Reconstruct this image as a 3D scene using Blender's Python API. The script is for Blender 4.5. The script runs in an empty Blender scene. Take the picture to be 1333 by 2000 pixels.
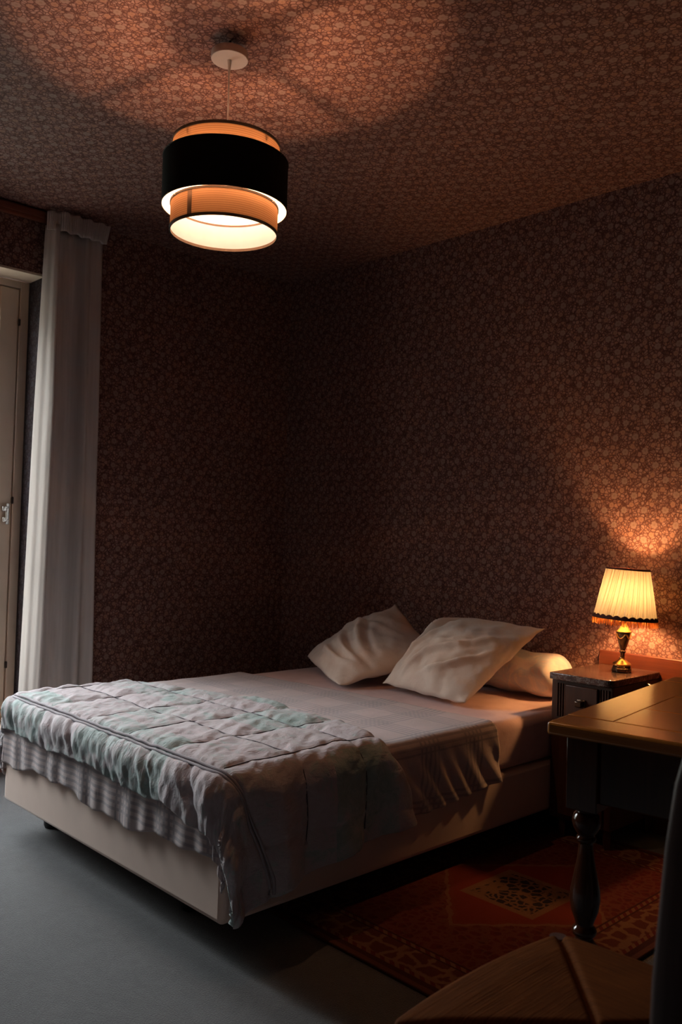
import bpy, bmesh, math, random
import numpy as np
from mathutils import Vector, Matrix, noise

random.seed(7)
PI = math.pi
scn = bpy.context.scene
COL = scn.collection

# ------------------------------------------------------------------ camera, sky, exposure
cam_d = bpy.data.cameras.new('camera')
cam = bpy.data.objects.new('camera', cam_d)
COL.objects.link(cam)
right = Vector((0.69152778, 0.72174464, 0.02956336))
down = Vector((0.00213897, 0.03888049, -0.99924158))
fwd = Vector((-0.7223467, 0.69106655, 0.02534315))
M = Matrix.Identity(4)
for i in range(3):
    M[i][0] = right[i]; M[i][1] = -down[i]; M[i][2] = -fwd[i]
M.translation = Vector((3.9318, -3.2982, 1.136))
cam.matrix_world = M
cam_d.sensor_fit = 'VERTICAL'
cam_d.sensor_height = 36.0
cam_d.lens = 1688.54 / 2000 * 36.0
cam_d.clip_start = 0.02
cam_d.dof.use_dof = True
cam_d.dof.focus_distance = 2.7
cam_d.dof.aperture_fstop = 5.6
scn.camera = cam

scn.view_settings.view_transform = 'Standard'
scn.view_settings.look = 'None'
scn.view_settings.gamma = 1.0
scn.view_settings.exposure = 0.0
scn.view_settings.use_curve_mapping = False

SKY = 57.0
BULB_CEIL = 6000.0
BULB_TABLE = 1250.0
w = bpy.data.worlds.new('sky')
scn.world = w
w.use_nodes = True
nt = w.node_tree
nt.nodes.clear()
tc = nt.nodes.new('ShaderNodeTexCoord')
sx = nt.nodes.new('ShaderNodeSeparateXYZ')
rp = nt.nodes.new('ShaderNodeValToRGB')
rp.color_ramp.elements[0].position = 0.57
rp.color_ramp.elements[0].color = (0.075, 0.078, 0.07, 1)
rp.color_ramp.elements[1].position = 0.80
rp.color_ramp.elements[1].color = (0.94, 0.96, 1.0, 1)
mr = nt.nodes.new('ShaderNodeMapRange')
mr.inputs[1].default_value = -1; mr.inputs[2].default_value = 1
bg = nt.nodes.new('ShaderNodeBackground')
bg.inputs[1].default_value = SKY
wo = nt.nodes.new('ShaderNodeOutputWorld')
nt.links.new(tc.outputs['Generated'], sx.inputs[0])
nt.links.new(sx.outputs['Z'], mr.inputs[0])
nt.links.new(mr.outputs[0], rp.inputs[0])
nt.links.new(rp.outputs[0], bg.inputs[0])
nt.links.new(bg.outputs[0], wo.inputs[0])

# the glazed door's opening guides the sky light in (a portal gives no light of its own)
DY0, DY1, DZ0, DZ1 = -2.62, -1.53, 0.20, 2.32
pl = bpy.data.lights.new('door_portal', 'AREA')
pl.shape = 'RECTANGLE'
pl.size = DZ1 - DZ0
pl.size_y = DY1 - DY0
pl.cycles.is_portal = True
po = bpy.data.objects.new('door_portal', pl)
po.location = (-0.21, (DY0 + DY1) / 2, (DZ0 + DZ1) / 2)
po.rotation_euler = (0, -PI / 2, 0)
COL.objects.link(po)

# ------------------------------------------------------------------ material helpers
class NT:
    def __init__(self, name):
        self.m = bpy.data.materials.new(name)
        self.m.use_nodes = True
        self.t = self.m.node_tree
        self.t.nodes.clear()
        self.out = self.t.nodes.new('ShaderNodeOutputMaterial')
    def n(self, typ, **kw):
        nd = self.t.nodes.new(typ)
        for k, v in kw.items():
            setattr(nd, k, v)
        return nd
    def set(self, sock, v):
        if isinstance(v, bpy.types.NodeSocket):
            self.t.links.new(v, sock)
        elif isinstance(v, (tuple, list)) and sock.type == 'RGBA' and len(v) == 3:
            sock.default_value = (*v, 1)
        else:
            sock.default_value = v
    def uv(self):
        return self.n('ShaderNodeTexCoord').outputs['UV']
    def gen(self):
        return self.n('ShaderNodeTexCoord').outputs['Object']
    def map(self, v, scale=(1, 1, 1), loc=(0, 0, 0), rot=(0, 0, 0)):
        nd = self.n('ShaderNodeMapping')
        self.set(nd.inputs['Vector'], v)
        nd.inputs['Scale'].default_value = scale
        nd.inputs['Location'].default_value = loc
        nd.inputs['Rotation'].default_value = rot
        return nd.outputs[0]
    def noise(self, v, scale, detail=3, rough=0.5, dist=0.0):
        nd = self.n('ShaderNodeTexNoise')
        self.set(nd.inputs['Vector'], v)
        nd.inputs['Scale'].default_value = scale
        nd.inputs['Detail'].default_value = detail
        nd.inputs['Roughness'].default_value = rough
        nd.inputs['Distortion'].default_value = dist
        return nd
    def vor(self, v, scale, feature='F1', rand=1.0):
        nd = self.n('ShaderNodeTexVoronoi', feature=feature)
        self.set(nd.inputs['Vector'], v)
        nd.inputs['Scale'].default_value = scale
        nd.inputs['Randomness'].default_value = rand
        return nd
    def math(self, op, a, b=0.0, c=0.0, clamp=False):
        nd = self.n('ShaderNodeMath', operation=op)
        nd.use_clamp = clamp
        self.set(nd.inputs[0], a); self.set(nd.inputs[1], b); self.set(nd.inputs[2], c)
        return nd.outputs[0]
    def vmath(self, op, a, b=(0, 0, 0)):
        nd = self.n('ShaderNodeVectorMath', operation=op)
        self.set(nd.inputs[0], a); self.set(nd.inputs[1], b)
        return nd.outputs[0]
    def ramp(self, f, stops, interp='LINEAR'):
        nd = self.n('ShaderNodeValToRGB')
        cr = nd.color_ramp
        cr.interpolation = interp
        while len(cr.elements) < len(stops):
            cr.elements.new(0.5)
        for e, (p, c) in zip(cr.elements, stops):
            e.position = p
            e.color = (*c, 1) if len(c) == 3 else c
        self.set(nd.inputs[0], f)
        return nd.outputs[0]
    def mix(self, f, a, b, mode='MIX'):
        nd = self.n('ShaderNodeMix', data_type='RGBA', blend_type=mode)
        self.set(nd.inputs[0], f); self.set(nd.inputs[6], a); self.set(nd.inputs[7], b)
        return nd.outputs[2]
    def step(self, f, lo, hi):
        nd = self.n('ShaderNodeMapRange', interpolation_type='SMOOTHSTEP')
        self.set(nd.inputs[0], f)
        nd.inputs[1].default_value = lo; nd.inputs[2].default_value = hi
        return nd.outputs[0]
    def sep(self, v):
        nd = self.n('ShaderNodeSeparateXYZ')
        self.set(nd.inputs[0], v)
        return nd.outputs
    def bump(self, h, strength=0.3, dist=0.01):
        nd = self.n('ShaderNodeBump')
        self.set(nd.inputs['Height'], h)
        nd.inputs['Strength'].default_value = strength
        nd.inputs['Distance'].default_value = dist
        return nd.outputs[0]
    def bsdf(self, color, rough=0.6, metal=0.0, normal=None, spec=0.5, coat=0.0, sheen=0.0, emit=None, estr=0.0):
        nd = self.n('ShaderNodeBsdfPrincipled')
        self.set(nd.inputs['Base Color'], color)
        self.set(nd.inputs['Roughness'], rough)
        nd.inputs['Metallic'].default_value = metal
        nd.inputs['Specular IOR Level'].default_value = spec
        nd.inputs['Coat Weight'].default_value = coat
        nd.inputs['Coat Roughness'].default_value = 0.15
        nd.inputs['Sheen Weight'].default_value = sheen
        if normal is not None:
            self.set(nd.inputs['Normal'], normal)
        if emit is not None:
            self.set(nd.inputs['Emission Color'], emit)
            nd.inputs['Emission Strength'].default_value = estr
        return nd.outputs[0]
    def done(self, sh):
        self.t.links.new(sh, self.out.inputs[0])
        return self.m
    def shmix(self, f, a, b):
        nd = self.n('ShaderNodeMixShader')
        self.set(nd.inputs[0], f); self.set(nd.inputs[1], a); self.set(nd.inputs[2], b)
        return nd.outputs[0]

def plain(name, color, rough=0.5, metal=0.0, spec=0.5, var=0.08, scale=30, coat=0.0, sheen=0.0, bump=0.0):
    k = NT(name)
    v = k.gen()
    nz = k.noise(v, scale, 3)
    f = nz.outputs[0]
    c = k.ramp(f, [(0.25, tuple(x * (1 - var) for x in color)), (0.75, tuple(min(1, x * (1 + var)) for x in color))])
    nrm = k.bump(f, bump, 0.003) if bump else None
    return k.done(k.bsdf(c, rough, metal, nrm, spec, coat, sheen))

def wood(name, dark, light, axis=0, rough=0.35, coat=0.3, scale=1.0):
    k = NT(name)
    v = k.gen()
    sc = [22 * scale, 22 * scale, 22 * scale]
    sc[axis] = 1.6 * scale
    v1 = k.map(v, tuple(sc))
    n1 = k.noise(v1, 1.5, 5, 0.6, 0.8)
    sc2 = [160 * scale] * 3
    sc2[axis] = 5 * scale
    n2 = k.noise(k.map(v, tuple(sc2)), 1.0, 2)
    f = k.math('ADD', k.math('MULTIPLY', n1.outputs[0], 0.75), k.math('MULTIPLY', n2.outputs[0], 0.25))
    c = k.ramp(f, [(0.3, dark), (0.7, light)])
    nrm = k.bump(f, 0.08, 0.002)
    return k.done(k.bsdf(c, rough, 0, nrm, 0.5, coat))

def mk_wallpaper(name='floral_wallpaper', tint=(1, 1, 1)):
    k = NT(name)
    uv = k.uv()
    wn = k.noise(uv, 38, 2)
    warp = k.vmath('SCALE', k.vmath('SUBTRACT', wn.outputs['Color'], (0.5, 0.5, 0.5)))
    warp.node.inputs['Scale'].default_value = 0.010
    p = k.vmath('ADD', uv, warp)
    leaf = k.vor(p, 66, 'F1', 0.95)
    edge = k.vor(p, 66, 'DISTANCE_TO_EDGE', 0.95)
    rnd = k.sep(leaf.outputs['Color'])
    base = k.ramp(rnd[0], [(0.0, (0.23, 0.125, 0.108)), (0.3, (0.33, 0.182, 0.156)), (0.55, (0.36, 0.222, 0.192)),
                           (0.8, (0.35, 0.178, 0.130)), (1.0, (0.21, 0.110, 0.092))])
    line = k.step(edge.outputs['Distance'], 0.0, 0.17)
    c = k.mix(line, (0.090, 0.032, 0.026), base)
    # dark twigs between the sprigs
    tw = k.vor(k.map(p, (1, 1, 1), (3.1, 1.7, 0)), 30, 'DISTANCE_TO_EDGE', 1.0)
    twm = k.math('ADD', k.math('MULTIPLY', k.step(tw.outputs['Distance'], 0.01, 0.09), 0.7), 0.3)
    c = k.mix(twm, (0.085, 0.031, 0.025), c)
    # small round daisies and larger grey blooms set out in a staggered repeat
    pr = k.sep(p)
    def lattice(px, py, ox, oy, rad, petals, col, core):
        row = k.math('FLOOR', k.math('DIVIDE', k.math('ADD', pr[1], oy), py))
        odd = k.math('MULTIPLY', k.math('MODULO', k.math('ABSOLUTE', row), 2.0), px * 0.5)
        cx = k.math('SUBTRACT', k.math('FLOORED_MODULO', k.math('ADD', k.math('ADD', pr[0], ox), odd), px), px / 2)
        cy = k.math('SUBTRACT', k.math('FLOORED_MODULO', k.math('ADD', pr[1], oy), py), py / 2)
        r = k.math('SQRT', k.math('ADD', k.math('MULTIPLY', cx, cx), k.math('MULTIPLY', cy, cy)))
        a = k.math('ARCTAN2', cy, cx)
        wob = k.math('MULTIPLY', k.math('ABSOLUTE', k.math('SINE', k.math('MULTIPLY', a, petals / 2))), rad * 0.22)
        rr = k.math('SUBTRACT', r, wob)
        m = k.step(rr, rad * 0.92, rad * 0.72)
        halo = k.step(rr, rad * 1.25, rad * 1.0)
        cen = k.step(r, rad * 0.42, rad * 0.28)
        return m, halo, k.mix(cen, col, core)
    for args in ((0.088, 0.060, 0.0, 0.0, 0.0105, 9, (0.355, 0.195, 0.145), (0.30, 0.155, 0.105)),
                 (0.088, 0.060, 0.032, 0.022, 0.0140, 7, (0.315, 0.215, 0.187), (0.26, 0.170, 0.145))):
        m, halo, col = lattice(*args)
        c = k.mix(k.math('MULTIPLY', halo, 0.65), c, (0.135, 0.058, 0.048))
        c = k.mix(k.math('MULTIPLY', m, 0.85), c, col)
    c = k.mix(1.0, c, tint, 'MULTIPLY')
    return k.done(k.bsdf(c, 0.75, 0, None, 0.25))

def mk_carpet():
    k = NT('grey_blue_carpet')
    v = k.gen()
    n1 = k.noise(v, 260, 2)
    n2 = k.noise(v, 16, 5, 0.75, 1.5)
    n3 = k.noise(v, 2.2, 2)
    f = k.math('ADD', k.math('MULTIPLY', n1.outputs[0], 0.38), k.math('ADD', k.math('MULTIPLY', n2.outputs[0], 0.42), k.math('MULTIPLY', n3.outputs[0], 0.2)))
    c = k.ramp(f, [(0.33, (0.036, 0.0365, 0.039)), (0.62, (0.080, 0.081, 0.085))])
    return k.done(k.bsdf(c, 0.95, 0, k.bump(n1.outputs[0], 0.5, 0.006), 0.1, 0, 0.3))

def mk_quilt():
    k = NT('patchwork_quilt_fabric')
    uv = k.uv()
    cell = k.vmath('FLOOR', k.vmath('DIVIDE', uv, (0.26, 0.26, 1)))
    wn = k.n('ShaderNodeTexWhiteNoise', noise_dimensions='2D')
    k.set(wn.inputs['Vector'], cell)
    big = k.noise(uv, 6.5, 3, 0.6, 1.0)
    small = k.noise(uv, 24, 4, 0.7, 1.5)
    f = k.math('ADD', k.math('MULTIPLY', wn.outputs[0], 0.22), k.math('ADD', k.math('MULTIPLY', big.outputs[0], 0.46), k.math('MULTIPLY', small.outputs[0], 0.32)))
    c = k.ramp(f, [(0.34, (0.27, 0.36, 0.35)), (0.43, (0.37, 0.43, 0.43)), (0.50, (0.49, 0.45, 0.47)), (0.60, (0.47, 0.40, 0.43)), (0.70, (0.35, 0.43, 0.42))])
    fib = k.noise(k.map(uv, (1.6, 0.5, 1)), 46, 4, 0.62, 0.9)
    nrm = k.bump(k.math('ADD', k.math('MULTIPLY', small.outputs[0], 0.8), k.math('MULTIPLY', fib.outputs[0], 0.7)), 0.45, 0.012)
    return k.done(k.bsdf(c, 0.85, 0, nrm, 0.2, 0, 0.25))

def mk_plaid():
    k = NT('checked_blanket_fabric')
    uv = k.sep(k.uv())
    def bars(x, period, off):
        t = k.math('MODULO', k.math('ADD', x, off + 10.0), period)
        band = k.step(k.math('ABSOLUTE', k.math('SUBTRACT', t, period * 0.32)), 0.055, 0.048)
        fine = k.math('SINE', k.math('MULTIPLY', x, 2 * PI / 0.021))
        return k.math('MULTIPLY', band, k.step(fine, -0.1, 0.5))
    a = bars(uv[0], 0.24, 0.0)
    b = bars(uv[1], 0.24, 0.07)
    m = k.math('MAXIMUM', k.math('MULTIPLY', a, 0.6), k.math('MULTIPLY', b, 0.6), clamp=True)
    nz = k.noise(k.uv(), 9, 3)
    base = k.ramp(nz.outputs[0], [(0.3, (0.46, 0.38, 0.375)), (0.7, (0.54, 0.43, 0.43))])
    c = k.mix(m, base, (0.235, 0.215, 0.24))
    w2 = k.noise(k.uv(), 30, 3, 0.6, 0.8)
    return k.done(k.bsdf(c, 0.85, 0, k.bump(w2.outputs[0], 0.25, 0.008), 0.2, 0, 0.2))

def mk_cotton(name, ca, cb, scale=5, bump=0.25, cc=None):
    k = NT(name)
    v = k.gen()
    n1 = k.noise(v, scale, 3, 0.6, 1.2)
    st = [(0.35, ca), (0.62, cb)]
    if cc: st = [(0.30, ca), (0.45, cb), (0.55, cc), (0.68, ca)]
    c = k.ramp(n1.outputs[0], st)
    n2 = k.noise(v, 26, 4, 0.6, 0.6)
    return k.done(k.bsdf(c, 0.85, 0, k.bump(n2.outputs[0], bump, 0.008), 0.2, 0, 0.2))

def mk_rug():
    k = NT('persian_rug_pile')
    u = k.sep(k.uv())                # metres from the rug's centre
    HW, HL = 0.46, 0.69
    ax = k.math('ABSOLUTE', u[0]); ay = k.math('ABSOLUTE', u[1])
    d = k.math('MINIMUM', k.math('SUBTRACT', HW, ax), k.math('SUBTRACT', HL, ay))
    p = k.uv()
    mot = k.vor(k.vmath('ADD', p, k.vmath('MULTIPLY', k.noise(p, 60, 2).outputs['Color'], (0.016, 0.016, 0))), 34, 'DISTANCE_TO_EDGE', 0.8)
    motm = k.step(mot.outputs['Distance'], 0.16, 0.06)
    fl = k.vor(p, 34, 'F1', 0.7)
    flm = k.step(fl.outputs['Distance'], 0.42, 0.30)
    red = (0.085, 0.010, 0.009); navy = (0.016, 0.010, 0.014); tan = (0.135, 0.066, 0.032); dark = (0.040, 0.009, 0.008)
    field = k.mix(k.math('MULTIPLY', flm, 0.5), red, (0.055, 0.009, 0.008))
    field = k.mix(k.math('MULTIPLY', motm, 0.30), field, tan)
    dia = k.math('ADD', k.math('MULTIPLY', ax, 1.15), k.math('MULTIPLY', ay, 1.0))
    nzr = k.noise(p, 30, 3)
    dia = k.math('ADD', dia, k.math('MULTIPLY', k.math('SUBTRACT', nzr.outputs[0], 0.5), 0.05))
    st = k.math('MULTIPLY', k.math('FLOOR', k.math('DIVIDE', dia, 0.02)), 0.02)
    c = k.mix(k.step(st, 0.36, 0.355), field, (0.125, 0.017, 0.009))
    c = k.mix(k.math('MULTIPLY', k.step(k.math('ABSOLUTE', k.math('SUBTRACT', st, 0.34)), 0.022, 0.012), 0.8), c, tan)
    box = k.math('MAXIMUM', ax, ay)
    inner = k.step(box, 0.126, 0.122)
    c = k.mix(inner, c, navy)
    c = k.mix(k.math('MULTIPLY', k.math('MULTIPLY', inner, motm), 0.85), c, tan)
    c = k.mix(k.math('MULTIPLY', k.step(k.math('ABSOLUTE', k.math('SUBTRACT', box, 0.125)), 0.014, 0.010), 0.9), c, tan)
    # borders, from the field outwards
    bord = k.step(d, 0.176, 0.172)
    c = k.mix(bord, c, dark)
    bm = k.vor(k.vmath('ADD', k.map(p, (1, 1, 1), (0.4, 0.2, 0)), k.vmath('MULTIPLY', k.noise(p, 40, 2).outputs['Color'], (0.03, 0.03, 0))), 17, 'DISTANCE_TO_EDGE', 0.5)
    bmm = k.step(bm.outputs['Distance'], 0.15, 0.07)
    main = k.math('MULTIPLY', k.step(d, 0.148, 0.145), k.step(d, 0.050, 0.053))
    c = k.mix(main, c, (0.075, 0.016, 0.012))
    c = k.mix(k.math('MULTIPLY', k.math('MULTIPLY', main, bmm), 0.85), c, (0.155, 0.082, 0.042))
    for dd in (0.160, 0.044):
        ln = k.step(k.math('ABSOLUTE', k.math('SUBTRACT', d, dd)), 0.009, 0.006)
        ch = k.step(k.math('SINE', k.math('MULTIPLY', k.math('ADD', u[0], u[1]), 2 * PI / 0.035)), -0.2, 0.2)
        c = k.mix(ln, c, k.mix(ch, red, tan))
    c = k.mix(k.step(d, 0.020, 0.016), c, (0.085, 0.028, 0.018))
    nz = k.noise(p, 420, 2)
    c = k.mix(0.5, c, k.ramp(nz.outputs[0], [(0.3, (0.3, 0.3, 0.3)), (0.7, (0.75, 0.75, 0.75))]), 'SOFT_LIGHT')
    return k.done(k.bsdf(c, 0.95, 0, k.bump(nz.outputs[0], 0.4, 0.004), 0.1))

def mk_marble():
    k = NT('dark_brown_marble')
    v = k.gen()
    n = k.noise(v, 9, 6, 0.65, 2.5)
    vein = k.step(k.math('ABSOLUTE', k.math('SUBTRACT', n.outputs[0], 0.5)), 0.022, 0.0)
    n2 = k.noise(v, 22, 3)
    c = k.ramp(n2.outputs[0], [(0.3, (0.05, 0.022, 0.016)), (0.7, (0.15, 0.065, 0.045))])
    c = k.mix(k.math('MULTIPLY', vein, 0.6), c, (0.5, 0.42, 0.36))
    return k.done(k.bsdf(c, 0.18, 0, None, 0.5, 0.4))

def mk_straw():
    k = NT('woven_rush')
    uv = k.uv()
    st = k.noise(k.map(uv, (420, 9, 1)), 1.0, 3, 0.6, 0.3)
    n2 = k.noise(uv, 12, 3)
    f = k.math('ADD', k.math('MULTIPLY', st.outputs[0], 0.65), k.math('MULTIPLY', n2.outputs[0], 0.35))
    c = k.ramp(f, [(0.3, (0.070, 0.021, 0.004)), (0.7, (0.170, 0.056, 0.012))])
    return k.done(k.bsdf(c, 0.8, 0, k.bump(st.outputs[0], 0.5, 0.004), 0.08))

def mk_emit(name, color, s):
    k = NT(name)
    nd = k.n('ShaderNodeEmission')
    nd.inputs[0].default_value = (*color, 1)
    nd.inputs[1].default_value = s
    return k.done(nd.outputs[0])

def mk_shade(name, outer, trans, wt, ribs=0.0, rough=0.8, axis='Z'):
    """thin cloth: part diffuse, part translucent"""
    k = NT(name)
    v = k.gen()
    col_d, col_t = outer, trans
    nz = k.noise(v, 40, 2)
    d = k.n('ShaderNodeBsdfDiffuse'); t = k.n('ShaderNodeBsdfTranslucent')
    if ribs:
        z = k.sep(v)[2]
        s = k.step(k.math('SINE', k.math('MULTIPLY', z, 2 * PI / ribs)), -0.6, 0.9)
        k.set(d.inputs[0], k.mix(s, tuple(x * 0.72 for x in outer), outer))
        k.set(t.inputs[0], k.mix(s, tuple(x * 0.72 for x in trans), trans))
    else:
        k.set(d.inputs[0], k.ramp(nz.outputs[0], [(0.3, tuple(x * 0.93 for x in outer)), (0.7, outer)]))
        k.set(t.inputs[0], trans)
    return k.done(k.shmix(wt, d.outputs[0], t.outputs[0]))

def mk_two_sided(name, front, back):
    """outside cloth and inside lining of an opaque shade"""
    k = NT(name)
    g = k.n('ShaderNodeNewGeometry')
    c = k.mix(g.outputs['Backfacing'], front, back)
    return k.done(k.bsdf(c, 0.85, 0, None, 0.1))

def mk_glass():
    k = NT('window_glass')
    tr = k.n('ShaderNodeBsdfTransparent')
    tr.inputs[0].default_value = (0.95, 0.97, 0.96, 1)
    gl = k.n('ShaderNodeBsdfGlossy')
    gl.inputs['Roughness'].default_value = 0.02
    fr = k.n('ShaderNodeFresnel')
    fr.inputs[0].default_value = 1.45
    return k.done(k.shmix(k.math('MULTIPLY', fr.outputs[0], 0.7), tr.outputs[0], gl.outputs[0]))

def mk_curtain():
    k = NT('white_curtain_cloth')
    v = k.gen()
    n = k.noise(k.map(v, (1, 1, 0.05)), 60, 3)
    c = k.ramp(n.outputs[0], [(0.3, (0.56, 0.51, 0.48)), (0.7, (0.64, 0.59, 0.56))])
    d = k.bsdf(c, 0.9, 0, None, 0.1, 0, 0.1)
    t = k.n('ShaderNodeBsdfTranslucent')
    k.set(t.inputs[0], c)
    return k.done(k.shmix(0.06, d, t.outputs[0]))

MAT = {}
MAT['paper'] = mk_wallpaper()
MAT['tinted_paper'] = mk_wallpaper('wallpaper_dark_blue_tint', (0.16, 0.22, 0.33))  # same floral pattern multiplied by a dark blue tint
MAT['carpet'] = mk_carpet()
MAT['quilt'] = mk_quilt()
MAT['plaid'] = mk_plaid()
MAT['rug'] = mk_rug()
MAT['marble'] = mk_marble()
MAT['straw'] = mk_straw()
MAT['curtain'] = mk_curtain()
MAT['glass'] = mk_glass()
MAT['sheet'] = mk_cotton('pink_fitted_sheet_cotton', (0.56, 0.37, 0.36), (0.64, 0.45, 0.43), 6, 0.2)
MAT['pillow'] = mk_cotton('cream_pillow_cotton', (0.71, 0.58, 0.50), (0.77, 0.66, 0.58), 7, 0.40)
MAT['bolster'] = mk_cotton('pastel_floral_cotton', (0.74, 0.60, 0.60), (0.80, 0.72, 0.68), 9, 0.35, (0.60, 0.62, 0.68))
MAT['base'] = plain('beige_suede', (0.64, 0.475, 0.395), 0.9, 0, 0.15, 0.06, 7, 0, 0.3, 0.1)
MAT['black'] = plain('black_plastic', (0.012, 0.011, 0.011), 0.5)
MAT['piping'] = plain('quilt_piping', (0.36, 0.33, 0.36), 0.85)
MAT['stitch'] = plain('quilting_thread', (0.07, 0.06, 0.075), 0.9)
MAT['cream'] = plain('cream_gloss_paint', (0.84, 0.66, 0.52), 0.38, 0, 0.5, 0.05, 6)
MAT['plaster'] = plain('cream_plaster', (0.70, 0.57, 0.45), 0.8, 0, 0.3, 0.05, 12)
MAT['white'] = plain('white_enamel', (0.72, 0.64, 0.60), 0.4, 0, 0.5, 0.03, 8)
MAT['chrome'] = plain('chrome_handle_metal', (0.75, 0.75, 0.76), 0.22, 1.0, 0.5, 0.05, 20)
MAT['brass'] = plain('aged_brass', (0.62, 0.40, 0.14), 0.28, 1.0, 0.5, 0.2, 40)
MAT['bronze'] = plain('dark_bronze', (0.10, 0.055, 0.03), 0.25, 0.6, 0.5, 0.3, 30, 0.4)
MAT['iron'] = plain('dark_hinge_iron', (0.05, 0.03, 0.025), 0.5, 0.5)
MAT['railwood'] = wood('red_rail_wood', (0.16, 0.045, 0.025), (0.30, 0.09, 0.05), 1, 0.5, 0.1)
MAT['nightwood'] = wood('walnut_veneer', (0.036, 0.011, 0.005), (0.088, 0.027, 0.011), 2, 0.42, 0.0)
MAT['boardwood'] = wood('red_brown_board', (0.095, 0.022, 0.009), (0.17, 0.042, 0.017), 0, 0.4, 0.15)
MAT['topwood'] = wood('polished_oak_top', (0.27, 0.095, 0.014), (0.46, 0.175, 0.028), 0, 0.17, 0.5)
MAT['tablewood'] = wood('dark_oak', (0.030, 0.009, 0.004), (0.062, 0.019, 0.008), 2, 0.12, 0.0)
MAT['chairwood'] = wood('dark_stained_beech', (0.055, 0.032, 0.030), (0.105, 0.066, 0.062), 2, 0.4, 0.15)
MAT['drum'] = mk_two_sided('black_drum_cloth_white_lining', (0.010, 0.011, 0.010), (0.80, 0.76, 0.72))
MAT['copper'] = mk_shade('copper_ribbed_paper', (0.50, 0.29, 0.17), (0.52, 0.30, 0.16), 0.36, 0.0062)
MAT['lining'] = mk_shade('white_inner_lining', (0.35, 0.37, 0.46), (0.85, 0.74, 0.62), 0.32)
MAT['trim'] = plain('dark_brown_binding', (0.035, 0.018, 0.010), 0.8)
MAT['pleat'] = mk_shade('cream_pleated_silk', (0.66, 0.60, 0.46), (0.47, 0.45, 0.35), 0.075)
MAT['braid'] = plain('dark_red_braid', (0.10, 0.022, 0.014), 0.8)
MAT['fringe'] = mk_shade('amber_fringe_thread', (0.55, 0.27, 0.08), (0.55, 0.25, 0.06), 0.4)
MAT['bulb_c'] = mk_emit('warm_ceiling_bulb', (1.0, 0.52, 0.27), BULB_CEIL)
MAT['bulb_t'] = mk_emit('warm_table_bulb', (1.0, 0.48, 0.175), BULB_TABLE)
MAT['outwall'] = plain('pale_render', (0.5, 0.48, 0.45), 0.9)

# ------------------------------------------------------------------ object helpers
def link(o, parent=None):
    COL.objects.link(o)
    if parent is not None:
        o.parent = parent
    return o

def tag(o, label=None, cat=None, group=None, kind=None):
    if label: o['label'] = label
    if cat: o['category'] = cat
    if group: o['group'] = group
    if kind: o['kind'] = kind
    return o

def empty(name, loc=(0, 0, 0), rot=(0, 0, 0)):
    o = bpy.data.objects.new(name, None)
    o.location = loc
    o.rotation_euler = rot
    o.empty_display_size = 0.1
    return link(o)

def finish(name, bm, mat, parent=None, smooth=True, auto=40, bevel=0.0, seg=2):
    me = bpy.data.meshes.new(name)
    bmesh.ops.recalc_face_normals(bm, faces=bm.faces[:]) if bm.faces else None
    bm.to_mesh(me)
    bm.free()
    return mesh_obj(name, me, mat, parent, smooth, auto, bevel, seg)

def mesh_obj(name, me, mat, parent=None, smooth=True, auto=40, bevel=0.0, seg=2):
    mats = mat if isinstance(mat, (list, tuple)) else [mat]
    for m in mats:
        me.materials.append(m)
    o = bpy.data.objects.new(name, me)
    link(o, parent)
    if smooth:
        for p in me.polygons:
            p.use_smooth = True
        if auto:
            try:
                me.set_sharp_from_angle(angle=math.radians(auto))
            except Exception:
                pass
    if bevel:
        b = o.modifiers.new('bevel', 'BEVEL')
        b.width = bevel; b.segments = seg; b.limit_method = 'ANGLE'; b.angle_limit = math.radians(35)
        b.harden_normals = False
    return o

def box(bm, x0, x1, y0, y1, z0, z1, mat=None):
    vs = [bm.verts.new((x, y, z)) for z in (z0, z1) for y in (y0, y1) for x in (x0, x1)]
    fs = [(0, 2, 3, 1), (4, 5, 7, 6), (0, 1, 5, 4), (2, 6, 7, 3), (0, 4, 6, 2), (1, 3, 7, 5)]
    out = []
    for f in fs:
        out.append(bm.faces.new([vs[i] for i in f]))
    return vs

def box_obj(name, b, mat, parent=None, bevel=0.003, seg=2):
    bm = bmesh.new()
    box(bm, *b)
    return finish(name, bm, mat, parent, True, 40, bevel, seg)

def lathe(bm, prof, cx=0, cy=0, seg=40, closed=False, axis_off=None):
    """prof: list of (r, z)."""
    rings = []
    for r, z in prof:
        ox, oy = axis_off(z) if axis_off else (0, 0)
        if r < 1e-6:
            rings.append([bm.verts.new((cx + ox, cy + oy, z))])
        else:
            rings.append([bm.verts.new((cx + ox + r * math.cos(2 * PI * i / seg), cy + oy + r * math.sin(2 * PI * i / seg), z)) for i in range(seg)])
    pairs = list(zip(rings[:-1], rings[1:]))
    if closed:
        pairs.append((rings[-1], rings[0]))
    for a, b in pairs:
        for i in range(seg):
            j = (i + 1) % seg
            if len(a) == 1 and len(b) == 1: continue
            if len(a) == 1: bm.faces.new((a[0], b[i], b[j]))
            elif len(b) == 1: bm.faces.new((a[i], b[0], a[j]))
            else: bm.faces.new((a[i], b[i], b[j], a[j]))
    return rings

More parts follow.
